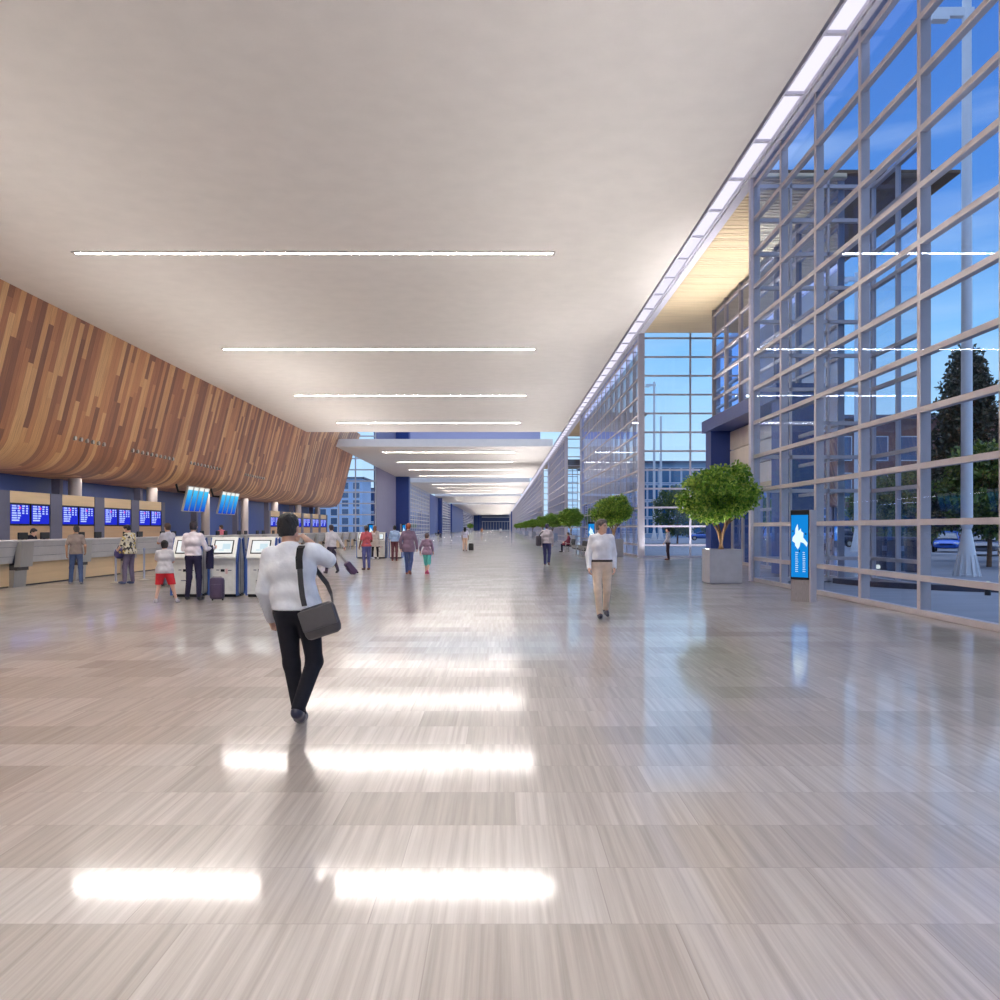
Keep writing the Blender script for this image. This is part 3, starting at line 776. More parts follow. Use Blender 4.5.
def person(label, loc, yaw, J=None, s=1., res=.011, skin='light', hair=('short', (26, 22, 22)), top=None, bottom=None, shoes=(30, 28, 32), build=1., female=False,
           head=(0, 0, 0), curl=.5, hs=1., group=None, belt=None, skirt=None, legs=True):
    t = thing('person', label, 'person', (loc[0], loc[1], loc[2] if len(loc) > 2 else 0), yaw)
    j = {k: np.array(v, float)*s for k, v in {**JD, **(J or {})}.items()}
    lo = np.min(list(j.values()), 0)-.26; hi = np.max(list(j.values()), 0)+.26; lo[2] = min(lo[2], -.02*s)
    w = build*s; r = res
    Rh = (Matrix.Rotation(math.radians(head[0]), 3, 'Z') @ Matrix.Rotation(math.radians(head[1]), 3, 'X') @ Matrix.Rotation(math.radians(head[2]), 3, 'Y'))
    H = j['H']; hd = lambda q: H+np.array(Rh @ Vector(q))*s
    fwd = np.array((0, 1., 0))
    sm = pm('skin_'+skin, SKIN[skin], .5, var=.04, scale=20)
    B = Field(lo, hi, r)
    chestw = .072 if not female else .058
    def torso(F, inf, k, waist=1.):
        dx = j['RS']-j['LS']; dx = dx/np.linalg.norm(dx); hx = j['RH']-j['LH']; hx = hx/np.linalg.norm(hx)
        hw = .07 if not female else .085
        F.cap(j['P']-hx*hw*w, j['P']+hx*hw*w, .112*w+inf, k=k)
        F.cap(j['W']-dx*.055*w*waist, j['W']+dx*.055*w*waist, (.104 if not female else .09)*w+inf, k=k)
        F.cap(j['C']-dx*chestw*w, j['C']+dx*chestw*w, .108*w+inf, k=k)
        F.cap(j['LS']+dx*.03*w, j['RS']-dx*.03*w, .056*w+inf*.8, k=k*.8)
        F.cap(j['C'], j['NK'], .09*w+inf*.5, .06*w+inf*.5, k=k)
    # --- the body
    torso(B, 0, .05*s)
    for a in 'LR':
        B.cap(j[a+'S'], j[a+'E'], .047*w, .038*w, k=.035*s); B.cap(j[a+'E'], j[a+'W'], .038*w, .026*w, k=.015*s)
        B.cap(j[a+'H'], j[a+'K'], .078*w, .052*w, k=.04*s); B.cap(j[a+'K'], j[a+'A'], .054*w, .036*w, k=.02*s)
        B.cap(j[a+'A'], j[a+'A']+(j[a+'T']-j[a+'A'])*.75+np.array((0, 0, .005)), .034*w, .02*w, k=.02*s)
        # hand: palm, four fingers bending, thumb from the side
        fd = j[a+'W']-j[a+'E']; fd = fd/np.linalg.norm(fd); side = np.array((1., 0, 0)) if a == 'L' else np.array((-1., 0, 0))
        pn = side-fd*(side @ fd)
        if np.linalg.norm(pn) < .2: pn = fwd-fd*(fwd @ fd)
        pn = pn/np.linalg.norm(pn); ac = np.cross(fd, pn)
        ac = ac if ac[1] >= 0 else -ac
        wp = j[a+'W']; fr_ = max(.0088*s, r*.85)
        B.cap(wp+fd*.03*s-ac*.018*s, wp+fd*.085*s-ac*.022*s, .018*s, .015*s, k=.012*s); B.cap(wp+fd*.03*s+ac*.018*s, wp+fd*.085*s+ac*.022*s, .018*s, .015*s, k=.012*s)
        B.cap(wp-fd*.02*s, wp+fd*.04*s, .026*s, .022*s, k=.015*s)
        for q, (o_, ln) in enumerate(((-.033, .06), (-.011, .072), (.011, .078), (.033, .07))):
            p0 = wp+fd*.085*s+ac*o_*s; d1 = fd*math.cos(curl)+pn*math.sin(curl); d2 = fd*math.cos(curl*2.2)+pn*math.sin(curl*2.2)
            p1 = p0+d1*ln*.55*s; p2 = p1+d2*ln*.45*s
            B.cap(p0, p1, fr_, k=.004*s); B.cap(p1, p2, fr_*.95, fr_*.8, k=.004*s)
        p0 = wp+fd*.03*s+ac*.03*s; p1 = p0+(fd*.6+ac*.6+pn*.35)*.045*s; B.cap(p0, p1, fr_*1.2, fr_*1.05, k=.008*s); B.cap(p1, p1+(fd*.85+pn*.4)*.032*s, fr_*1.05, fr_*.85, k=.004*s)
    s0 = s; s = s*hs
    B.cap(j['NK']-np.array((0, 0, .03))*s, hd((0, -.015, -.05)), .055*w, .052*s, k=.025*s)
    B.ell(hd((0, -.008, .03)), np.array((.074, .093, .092))*s, Rh, .02*s); B.ell(hd((0, .028, -.045)), np.array((.057, .062, .072))*s, Rh, .03*s)
    B.cap(hd((0, .07, -.095)), hd((0, .075, -.1)), .02*s, k=.03*s)
    B.cap(hd((0, .086, .015)), hd((0, .105, -.025)), .010*s, .015*s, k=.014*s)
    for a in (-1, 1):
        B.ell(hd((a*.032, .098, .012)), np.array((.017, .014, .011))*s, Rh, sub=True)
        B.cap(hd((a*.05, .075, .028)), hd((a*.016, .088, .03)), .010*s, k=.012*s)
        B.ell(hd((a*.078, -.005, -.005)), np.array((.011, .02, .033))*s, Rh, .006*s)
    B.cap(hd((-.02, .086, -.063)), hd((.02, .086, -.063)), .009*s, k=.008*s)
    body = B.mesh('body', sm, t)
    for a in (-1, 1):
        if res < .0105: 
            e = MB().lathe([(.001, -.010), (.007, -.007), (.010, 0), (.007, .007), (.001, .010)], (0, 0, 0), 10); o = e.build('eye', pm('dark_eye', (40, 30, 28), .2), t, True); o.location = hd((a*.032, .083, .012)); 
    # --- hair
    if hair:
        st, hc = hair
        F = Field(H-.34*s, H+.22*s, r)
        F.ell(hd((0, -.014, .040)), np.array((.086, .104, .097))*s, Rh, 0)
        F.ell(hd((0, -.045, -.03)), np.array((.07, .065, .07))*s, Rh, .03*s)
        F.ell(hd((0, .05, .09)), np.array((.055, .04, .035))*s, Rh, .03*s)
        x_, y_, z_ = np.meshgrid(*F.ax, indexing='ij', sparse=True)
        F.f = F.f+(.0035*np.sin(x_*95+2*np.sin(z_*60))*np.sin(y_*88+1.5*np.sin(x_*70))+.0025*np.sin(x_*170+z_*120)*np.sin(y_*150)).astype(np.float32)
        n_ = np.array(Rh @ Vector((0, .78, -.62))); F.plane(hd((0, .045, .028)), n_)
        if st == 'short': n2 = np.array(Rh @ Vector((0, 0, -1))); F.plane(hd((0, 0, -.065)), n2)
        if st == 'long':
            F.cap(hd((0, -.06, .02)), hd((0, -.085, -.2)), .075*s, .06*s, k=.04*s); F.cap(hd((-.05, -.05, .0)), hd((-.06, -.06, -.17)), .045*s, .03*s, k=.03*s); F.cap(hd((.05, -.05, .0)), hd((.06, -.06, -.17)), .045*s, .03*s, k=.03*s)
        if st == 'bun': F.ell(hd((0, -.11, .06)), np.array((.04, .04, .04))*s, Rh, .015*s); F.plane(hd((0, 0, -.07)), np.array(Rh @ Vector((0, 0, -1))))
        F.mesh('hair', pm('hair_%d_%d_%d' % hc, hc, .55, var=.3, scale=30, bump=.5, bscale=60, stretch=(6, 6, 1)), t)
    s = s0
    # --- top
    if top:
        F = Field(lo, hi, r); inf = top.get('inf', .016)*s
        torso(F, inf, .06*s, 1.1)
        hem = top.get('hem', .90)*s
        if res < .0125:
            x_, y_, z_ = np.meshgrid(*F.ax, indexing='ij', sparse=True); z_ = z_/s; x_ = x_/s; y_ = y_/s
            wgt = .0014+.005*np.clip(1-np.abs(z_-1.02)/.22, 0, 1)
            F.f = F.f+(wgt*s*np.sin(34*(z_+.55*np.abs(x_))+2.4*np.sin(8*x_+5*y_)+1.5*np.sin(13*y_))).astype(np.float32)
        if hem < .9*s:
            for a in 'LR': F.cap(j[a+'H'], j[a+'H']+(j[a+'K']-j[a+'H'])*.75, .105*w+inf, .105*w+inf, k=.09*s)
        F.plane((0, 0, hem), (0, 0, -1)); nk = j['NK']+np.array((0, 0, .035*s)); F.plane(nk, (0, .35, .94))
        sl = top.get('sleeve', 1.)
        for a in 'LR':
            F.cap(j[a+'S'], j[a+'E'] if sl > .5 else j[a+'S']+(j[a+'E']-j[a+'S'])*.72, .051*w+inf*.8, (.046 if sl > .5 else .05)*w+inf*.6, k=.035*s)
            if sl > .5:
                e = j[a+'E']+(j[a+'W']-j[a+'E'])*(min(1, (sl-.5)*2)); F.cap(j[a+'E'], e, .046*w+inf*.5, .034*w+inf*.4, k=.02*s)
        if top.get('collar', 1): F.cap(j['NK']-np.array((.02, 0, .0))*s, j['NK']+np.array((.02, 0, .025))*s, .066*w, .062*w, k=.02*s); F.plane(j['NK']+np.array((0, 0, .055*s)), (0, .3, .95))
        F.mesh(top.get('name', 'shirt'), top.get('mat') or cloth(top['c']), t)
    # --- trousers
    if bottom:
        F = Field(lo, hi, r); inf = bottom.get('inf', .014)*s; hx = j['RH']-j['LH']; hx = hx/np.linalg.norm(hx); hw = .07 if not female else .085
        F.cap(j['P']-hx*hw*w, j['P']+hx*hw*w, .110*w+inf*.6, k=.05*s); F.cap(j['W']-hx*.055*w, j['W']+hx*.055*w, .100*w+inf*.4, k=.06*s)
        F.plane((0, 0, 1.06*s), (0, 0, 1)); ln = bottom.get('len', 1.)
        for a in 'LR':
            F.cap(j[a+'H'], j[a+'K'], .082*w+inf, .054*w+inf, k=.04*s)
            if ln > .6:
                e = j[a+'K']+(j[a+'A']-j[a+'K'])*min(1, (ln-.5)*2); F.cap(j[a+'K'], e, .054*w+inf, .040*w+inf*bottom.get('flare', 1.), k=.03*s)
        if ln <= .6: F.plane((0, 0, bottom.get('hem', .5)*s), (0, 0, -1)) 
        F.mesh('trousers' if ln > .6 else 'shorts', cloth(bottom['c']), t)
    if belt:
        F = Field(lo, hi, r); F.cap(j['P']*.45+j['W']*.55-np.array((.072*w, 0, 0)), j['P']*.45+j['W']*.55+np.array((.072*w, 0, 0)), .127*w, k=0)
        z = j['P'][2]*.55+j['W'][2]*.45; F.plane((0, 0, z+.02), (0, 0, 1)); F.plane((0, 0, z-.02), (0, 0, -1)); F.mesh('belt', pm('belt_leather', belt, .4), t)
    # --- shoes
    if shoes:
        for a in 'LR':
            d = j[a+'T']-j[a+'A']; A = j[a+'A']; T = j[a+'T']
            f2 = d.copy(); L = np.linalg.norm(f2); f2 = f2/L
            leg = j[a+'K']-A; leg = leg/np.linalg.norm(leg); fh = d.copy()
            xs = np.cross(f2, leg); xs = xs/max(np.linalg.norm(xs), 1e-6); upv = np.cross(xs, f2)
            if upv @ leg < 0: upv = -upv
            # sole direction: tilted from the ankle-to-toe line
            ang = math.asin(min(.9, .055*s/L)); so = f2*math.cos(ang)+upv*math.sin(ang); so = so/np.linalg.norm(so); su = np.cross(xs, so)
            if su @ leg < 0: su = -su
            heel = A-su*.045*s-so*.035*s; toe = heel+so*(.235*s)
            F = Field(np.minimum(heel, toe)-.16, np.maximum(heel, toe)+.16, min(r, .01))
            F.cap(heel+so*.03*s, heel+so*.13*s, .043*w, .045*w, k=.01); F.cap(heel+so*.13*s, toe-so*.03*s, .045*w, .032*w, k=.02); F.cap(A-su*.02*s, A+su*.01*s, .044*w, .044*w, k=.03)
            F.plane(heel-su*.042*s, -su); F.mesh('shoe', pm('shoe_%d_%d_%d' % shoes, shoes, .35), t)
    return t

CURVE = None
# the man on the phone, seen from behind
person('man from behind in white shirt and black trousers, hand raised to his ear, shoulder bag', (-1.70, 7.0), 0, dict(
    P=(.03, 0, .95), W=(.005, 0, 1.10), C=(-.02, 0, 1.28), NK=(-.04, .0, 1.45), H=(-.05, .05, 1.615), LS=(-.195, 0, 1.395), RS=(.15, .0, 1.42), LE=(-.245, -.02, 1.11), LW=(-.215, .1, .87),
    RE=(.275, .05, 1.36), RW=(.125, .035, 1.505), LH=(-.06, 0, .92), RH=(.12, 0, .92), LK=(-.03, .06, .50), LA=(.035, .06, .09), LT=(.03, .24, .03), RK=(.165, .03, .52), RA=(.095, -.24, .19), RT=(.09, -.10, .055)),
    res=.0085, skin='light', hair=('short', (24, 22, 24)), top=dict(c=(242, 242, 248), hem=.955, inf=.024), bottom=dict(c=(28, 28, 36), inf=.014), shoes=(34, 36, 60), build=1.03, head=(-12, -6, -6), curl=1.1)
# his shoulder bag
bag = thing('shoulder_bag', 'dark grey shoulder bag slung at the right hip of the man in black trousers', 'bag', (-1.455, 6.88, .875), 0)
Mb = Matrix.Rotation(math.radians(-18), 4, 'Y')
M_bag = pm('bag_grey_nylon', (66, 64, 68), .6, var=.15, scale=12, bump=.3)
bm_ = MB(); bm_.rbox(0, 0, 0, .15, .06, .13, .05, Mb); bm_.build('pouch', M_bag, bag, True)
MB().rbox(0, -.054, .03, .145, .016, .085, .012, Mb).build('flap', pm('bag_flap', (78, 76, 80), .55, bump=.2), bag, True)
st = MB()
def ribbon(mb, pts, wd, th, nrm):
    rings = []
    for i, p in enumerate(pts):
        p = Vector(p); tt = (Vector(pts[min(i+1, len(pts)-1)])-Vector(pts[max(i-1, 0)])).normalized(); nn = Vector(nrm[i]).normalized(); x = tt.cross(nn).normalized()
        rings.append([p+x*wd+nn*th, p-x*wd+nn*th, p-x*wd-nn*th, p+x*wd-nn*th])
    mb.loft(rings)
ribbon(st, [(-.12, -.03, .12), (-.13, -.06, .20), (-.14, -.07, .30), (-.15, -.065, .42), (-.16, -.045, .51), (-.165, .02, .575), (-.165, .12, .60), (-.15, .23, .54), (-.10, .29, .40), (-.0, .27, .28), (.05, .20, .20), (.10, .04, .10)],
       .021, .004, [(0, -1, .2), (0, -1, .2), (0, -1, .2), (0, -1, .15), (0, -1, .4), (0, -.7, .8), (0, 0, 1), (0, .8, .6), (0, 1, .2), (.3, 1, .2), (.5, .8, .2), (.8, .3, .2)])
st.build('strap', pm('strap_webbing', (58, 58, 62), .7), bag)
ribbon(MB(), [(0, 0, 0), (0, 0, 1)], .01, .01, [(0, 1, 0), (0, 1, 0)])
pad = MB(); ribbon(pad, [(-.151, -.072, .42), (-.16, -.052, .51), (-.165, .014, .583), (-.165, .07, .60)], .027, .006, [(0, -1, .15), (0, -1, .4), (0, -.7, .8), (0, -.2, 1)]); pad.build('shoulder_pad', M_black, bag)

# the man walking towards the viewer
person('man in white shirt and beige trousers walking towards the viewer, looking aside', (1.84, 15.4), math.pi, dict(
    LK=(-.09, .03, .50), LA=(-.10, -.22, .15), LT=(-.12, -.08, .03), RK=(.085, .16, .50), RA=(.045, .12, .09), RT=(.05, .30, .04), LE=(-.225, -.06, 1.13), RE=(.235, .0, 1.13), LW=(-.22, .05, .90), RW=(.235, .12, .90)),
    s=1.02, res=.0095, skin='light', hair=('short', (96, 86, 84)), top=dict(c=(242, 240, 246), hem=1.02, inf=.018), bottom=dict(c=(228, 206, 186)), shoes=(38, 36, 56), head=(55, 0, 0), belt=(50, 36, 32))
WHITE = (242, 236, 238)
# man at the kiosk with his jacket over his arm
person('man from behind in white shirt and dark navy trousers using the near kiosk', (-6.97, 19.32), 0, dict(
    RE=(.27, .06, 1.13), RW=(.36, .27, 1.16), LE=(-.23, .02, 1.13), LW=(-.14, .24, 1.08), LK=(-.10, .02, .5), RK=(.12, .02, .5), LA=(-.13, -.02, .09), RA=(.14, -.05, .09), LT=(-.16, .14, .03), RT=(.18, .12, .03)),
    s=1.02, skin='light', hair=('short', (44, 34, 44)), top=dict(c=(246, 234, 238), hem=.985, inf=.02), bottom=dict(c=(44, 40, 66)), shoes=(40, 36, 44), head=(4, 0, 0), build=.95)
jk = MB()
rings = []
for i in range(9):
    q = i/8; z = 1.22-.52*q; a = .075+.02*q
    rings.append([(-.0+.1*(1-q)*0+a*math.cos(2*math.pi*k/12)*(.9+.15*math.sin(k*2.1+q*3)), (.05+.045*q)*math.sin(2*math.pi*k/12), z+.015*math.cos(k*1.7)) for k in range(12)])
jk.loft(rings)
tag(jk.build('jacket', cloth((36, 34, 60)), None, True, (-6.655, 19.50, 0)), 'dark jacket hanging over the arm of the man at the near kiosk', 'jacket')
# boy in red shorts
person('boy from behind in pale shirt and red shorts', (-7.3, 18.5), math.radians(20), dict(
    LK=(-.15, .05, .50), LA=(-.23, -.02, .09), LT=(-.25, .15, .03), RK=(.2, .02, .50), RA=(.31, -.02, .09), RT=(.38, .13, .03), LE=(-.22, .12, 1.2), LW=(-.08, .26, 1.2), RE=(.22, .08, 1.16), RW=(.1, .25, 1.1), LH=(-.1, 0, .9), RH=(.1, 0, .9)),
    s=.77, skin='light', hair=('short', (26, 20, 20)), top=dict(c=(212, 206, 208), hem=.84, sleeve=.4, inf=.03), bottom=dict(c=(206, 52, 62), len=.5, inf=.045, hem=.52), shoes=(200, 190, 196), build=1.05, hs=1.16)
person('man in grey t-shirt with a shoulder strap standing behind the boy in red shorts', (-9.42, 24.1), math.radians(55), dict(
    LE=(-.2, .14, 1.2), LW=(-.02, .3, 1.2)), s=1.01, res=.012, skin='tan', hair=('short', (64, 46, 40)), top=dict(c=(196, 190, 200), sleeve=.4, hem=.88), bottom=dict(c=(92, 92, 108)), shoes=(60, 60, 66))
person('man in taupe t-shirt and blue jeans waiting at the check-in counter', (-12.32, 24.7), math.radians(12), dict(
    LA=(-.14, -.03, .09), RA=(.14, .0, .09), LK=(-.13, .03, .5), RK=(.12, .03, .5), LT=(-.2, .12, .03), LE=(-.26, -.02, 1.15), RE=(.27, -.06, 1.15), RW=(.24, .08, .98), LW=(-.28, .08, .9)), s=.97, res=.011, skin='tan', hair=('short', (52, 46, 44)),
    top=dict(c=(150, 136, 130), sleeve=.4, hem=.9), bottom=dict(c=(66, 82, 118)), shoes=(120, 118, 128), head=(35, 0, 0))
# patterned shirt
m, nt, out = newmat('floral_shirt'); b = N(nt, 'ShaderNodeBsdfPrincipled'); vo = N(nt, 'ShaderNodeTexVoronoi'); vo.inputs['Scale'].default_value = 17
tc = N(nt, 'ShaderNodeTexCoord'); nt.links.new(tc.outputs['Object'], vo.inputs['Vector']); rp = N(nt, 'ShaderNodeValToRGB'); rp.color_ramp.interpolation = 'CONSTANT'
for i, (p, cc) in enumerate(((0, (222, 214, 190)), (.35, (70, 66, 62)), (.55, (206, 184, 110)), (.75, (226, 220, 206)))):
    el = rp.color_ramp.elements[i] if i < 2 else rp.color_ramp.elements.new(p)
    el.position = p; el.color = srgb(cc)
sx = N(nt, 'ShaderNodeSeparateXYZ'); nt.links.new(vo.outputs['Color'], sx.inputs[0]); nt.links.new(sx.outputs[0], rp.inputs[0]); nt.links.new(rp.outputs[0], b.inputs['Base Color']); b.inputs['Roughness'].default_value = .8
nt.links.new(b.outputs[0], out.inputs[0]); M_floral = m
person('person in yellow patterned shirt and grey trousers looking down, holding a purple bag', (-10.85, 24.9), math.radians(78), dict(
    H=(0, .07, 1.6), NK=(0, .02, 1.45), LE=(-.22, .1, 1.16), LW=(-.12, .3, 1.0), RE=(.22, .08, 1.14), RW=(.12, .3, .98), LA=(-.12, .08, .09), LT=(-.13, .26, .03), LK=(-.11, .08, .5)),
    s=1.0, skin='light', hair=('short', (22, 20, 24)), top=dict(mat=M_floral, sleeve=.6, hem=.88, inf=.03), bottom=dict(c=(96, 88, 112), inf=.018), shoes=(62, 78, 120), head=(0, -28, 0))
hb = thing('handbag', 'purple bag with yellow motif held by the person in patterned shirt', 'bag', (-11.19, 25.0, .90), math.radians(62))
F = Field((-.3, -.3, -.3), (.3, .3, .45), .014); F.ell((0, 0, 0), (.17, .11, .15)); F.ell((0, 0, -.06), (.15, .1, .11), k=.05); F.mesh('pouch', pm('purple_bag', (60, 50, 104), .6, bump=.2), hb)
MB().tube([(-.09, 0, .1), (-.06, -.02, .2), (0, -.03, .24), (.06, -.02, .2), (.09, 0, .1)], .012, 8).build('handle', pm('purple_handle', (48, 40, 84), .6), hb, True)
for a in (-.06, .07):
    MB().lathe([(.001, -.02), (.03, -.012), (.04, 0), (.03, .012), (.001, .02)], (0, 0, 0), 14, 'y').build('motif', pm('yellow_motif', (222, 196, 110), .6), hb, True, (a, -.098, .02))
    MB().lathe([(.001, -.02), (.03, -.012), (.04, 0), (.03, .012), (.001, .02)], (0, 0, 0), 14, 'x').build('motif', pm('yellow_motif', (222, 196, 110), .6), hb, True, (a*2.3, 0, .0))
WALK = dict(LK=(-.09, .14, .51), LA=(-.09, .2, .09), LT=(-.1, .38, .04), RK=(.10, -.02, .51), RA=(.10, -.28, .16), RT=(.11, -.14, .03), LE=(-.24, -.1, 1.14), LW=(-.24, -.02, .9), RE=(.24, .03, 1.14), RW=(.24, .16, .92))
person('man in white shirt and dark trousers pulling a purple suitcase', (-6.05, 30.5), math.radians(40), {**WALK, 'RE': (.3, -.12, 1.16), 'RW': (.36, -.26, .96)}, s=1.0, res=.012, skin='light', hair=('short', (48, 32, 36)),
    top=dict(c=WHITE, hem=.96), bottom=dict(c=(66, 58, 76)), shoes=(44, 40, 48))
person('person in pinkish red top and blue jeans with brown boots', (-5.22, 33.2), math.radians(35), dict(LE=(-.25, -.02, 1.14), LW=(-.24, .12, .92), RE=(.24, .02, 1.14), RW=(.15, .22, 1.0)), s=.99, res=.012, skin='brown', hair=('bun', (44, 32, 32)), female=True,
    top=dict(c=(190, 92, 102), sleeve=.4, hem=.93), bottom=dict(c=(86, 92, 148), flare=.6), shoes=(96, 68, 60))
person('person in long pale coat, dark leggings and white shoes at the far kiosk', (-6.62, 45.0), math.radians(-15), dict(LA=(-.16, .0, .09), RA=(.18, -.05, .09), LK=(-.13, 0, .5), RK=(.15, 0, .5)), s=1.0, res=.013, skin='light', hair=('long', (130, 88, 60)), female=True,
    top=dict(name='coat', c=(200, 188, 184), hem=.66, inf=.03), bottom=dict(c=(40, 34, 44), inf=.006, flare=.4), shoes=(222, 218, 220))
person('man in light blue shirt and maroon trousers at the far kiosk', (-5.28, 42.6), math.radians(5), dict(LE=(-.25, .02, 1.15), LW=(-.16, .2, 1.04), RE=(.25, .02, 1.15), RW=(.16, .2, 1.04)), s=1.01, res=.013, skin='brown', hair=('short', (26, 24, 26)),
    top=dict(c=(164, 190, 228), hem=.96, inf=.02), bottom=dict(c=(92, 54, 64)), shoes=(150, 84, 66))
person('man from behind in purple grey blazer and blue jeans, ginger hair', (-3.2, 29.7), math.radians(-6), {**WALK, 'LE': (-.27, -.04, 1.14), 'LW': (-.27, .04, .9), 'RE': (.27, .02, 1.14), 'RW': (.28, .1, .9)}, s=1.03, res=.0115, skin='light', hair=('short', (150, 72, 48)),
    top=dict(name='blazer', c=(136, 114, 136), hem=.78, inf=.022), bottom=dict(c=(66, 80, 128)), shoes=(150, 92, 66), build=1.0)
person('girl in lilac jacket and teal trousers with pink shoes walking beside the man in blazer', (-2.58, 30.0), math.radians(-10), {**WALK, 'LE': (-.28, -.02, 1.16), 'LW': (-.32, .08, .95)}, s=.825, res=.0115, skin='light', hair=('bun', (74, 52, 50)), female=True,
    top=dict(name='jacket', c=(164, 136, 158), sleeve=.8, hem=.84, inf=.018), bottom=dict(c=(96, 190, 182), len=.62, inf=.02), shoes=(206, 70, 118), hs=1.12)
person('woman with long black hair, white top and beige trousers beside a black suitcase', (-2.52, 61.2), 0, dict(RE=(.24, -.04, 1.14), RW=(.26, .0, .9)), s=.98, res=.014, skin='brown', hair=('long', (22, 20, 26)), female=True,
    top=dict(c=(206, 204, 226), sleeve=.4, hem=.96), bottom=dict(c=(216, 184, 164), inf=.02), shoes=(60, 50, 50))
person('man in pale shirt and navy trousers walking away by the planters, dark bag', (2.05, 37.2), math.radians(-8), WALK, s=1.04, res=.012, skin='light', hair=('short', (60, 54, 84)), top=dict(c=(206, 198, 208), hem=.94, inf=.03), bottom=dict(c=(50, 52, 96), inf=.02), shoes=(120, 90, 92))
bp_ = thing('backpack', 'dark bag hanging at the side of the blurred man by the planters', 'bag', (1.68, 37.0, 1.08), 0)
MB().rbox(0, 0, 0, .12, .14, .22, .06).build('pouch', pm('dark_backpack', (58, 54, 66), .7), bp_, True)
ribn = MB(); ribbon(ribn, [(0, -.1, .18), (.1, -.16, .34), (.2, -.1, .42)], .025, .006, [(-.5, -1, 0), (-.3, -1, .2), (0, -1, .5)]); ribn.build('strap', pm('dark_strap', (50, 46, 58), .7), bp_)
person('man in white shirt and dark trousers standing in the entrance bay by the glass', (8.62, 43.6), math.radians(70), dict(LE=(-.24, .03, 1.14), LW=(-.2, .16, .94)), s=.95, res=.013, skin='light', hair=('short', (48, 36, 34)),
    top=dict(c=(226, 224, 232), hem=.95), bottom=dict(c=(58, 46, 54)), shoes=(84, 50, 46))
person('worker with dark hair looking down behind the near check-in counter', (-14.75, 26.75), math.radians(-95), dict(H=(0, .08, 1.58), NK=(0, .03, 1.44), LW=(-.1, .3, 1.1), RW=(.1, .3, 1.1), LE=(-.24, .08, 1.16), RE=(.24, .08, 1.16)), s=.95, res=.012,
    skin='light', hair=('short', (38, 28, 30)), top=dict(c=(40, 36, 48)), bottom=dict(c=(44, 42, 56)), head=(0, -25, 0))
person('worker in pink shirt behind the check-in counter under the flight boards', (-14.75, 45.0), math.radians(60), None, s=1.03, res=.013, skin='tan', hair=('short', (74, 62, 54)), top=dict(c=(224, 122, 140), inf=.02), bottom=dict(c=(60, 60, 80)), head=(25, 0, 0))
SIT = dict(P=(0, 0, .53), W=(0, -.03, .70), C=(0, -.05, .90), NK=(0, -.04, 1.07), H=(0, 0, 1.23), LS=(-.18, -.04, 1.02), RS=(.18, -.04, 1.02), LE=(-.22, .06, .78), RE=(.22, .06, .78), LW=(-.12, .26, .68), RW=(.12, .26, .68),
           LH=(-.09, .02, .50), RH=(.09, .02, .50), LK=(-.11, .43, .50), RK=(.11, .43, .50), LA=(-.11, .42, .09), RA=(.11, .42, .09), LT=(-.12, .6, .03), RT=(.12, .6, .03))
# benches along the glass and at the far blue walls
def bench():
    t = thing('seat_bench', '', 'seating')
    for i in range(4):
        y = -1.05+.7*i
        MB().rbox(.0, y, .42, .25, .31, .03, .03).build('seat', M_black, t)
        MB().rbox(-.24, y, .70, .03, .31, .24, .03, Matrix.Rotation(math.radians(-8), 4, 'Y') @ Matrix.Translation((-.08, 0, 0))).build('backrest', M_black, t)
    for y in (-1.42, -.7, 0, .7, 1.42): MB().box(-.2, .22, y-.02, y+.02, .58, .61).box(-.2, -.16, y-.02, y+.02, .4, .6).box(.18, .22, y-.02, y+.02, .4, .6).build('armrest', M_steel, t)
    MB().box(-.04, .04, -1.4, 1.4, .30, .37).build('beam', M_steel, t)
    for y in (-1.1, 1.1): MB().box(-.04, .04, y-.04, y+.04, .03, .31).box(-.3, .3, y-.04, y+.04, 0, .03).build('leg', M_steel, t)
    return t
B0 = bench(); B0.location = (4.75, 47.6, 0); B0.rotation_euler = (0, 0, math.pi); B0['label'] = 'dark bench of four seats by the planters, nearest of its row'
dup(B0, (4.7, 51.4, 0), math.pi, 'dark bench of four seats by the planters, second of its row')
dup(B0, (4.7, 59.5, 0), math.pi, 'dark bench of four seats by the planters, farthest of its row, person seated')
dup(B0, (-10.9, 150, 0), 0, 'distant dark bench with a seated person by the far blue walls')
dup(B0, (-11.0, 200, 0), 0, 'distant empty dark bench by the far blue walls')
person('person in dark red top seated on the farthest bench by the planters', (4.68, 58.45), math.pi/2, SIT, s=1.0, res=.014, skin='light', hair=('short', (40, 32, 34)), top=dict(c=(120, 50, 70), hem=.5), bottom=dict(c=(44, 42, 58)))
person('person in dark clothes seated on the distant bench by the blue walls', (-10.85, 149.6), -math.pi/2, SIT, s=1.0, res=.016, skin='light', hair=('short', (30, 26, 30)), top=dict(c=(30, 32, 60), hem=.5), bottom=dict(c=(30, 30, 48)))
person('tiny distant person in tan coat at the far end of the hall', (-4.6, 215), 0, WALK, s=1.05, res=.017, skin='light', hair=('short', (60, 40, 36)), top=dict(c=(170, 120, 90), hem=.7, inf=.03), bottom=dict(c=(90, 50, 60)))
person('tiny distant person in white shirt at the far end of the hall', (.15, 225), 0, WALK, s=1.05, res=.017, skin='light', hair=('short', (60, 40, 36)), top=dict(c=(225, 222, 220), hem=.8, inf=.03), bottom=dict(c=(70, 74, 100)))

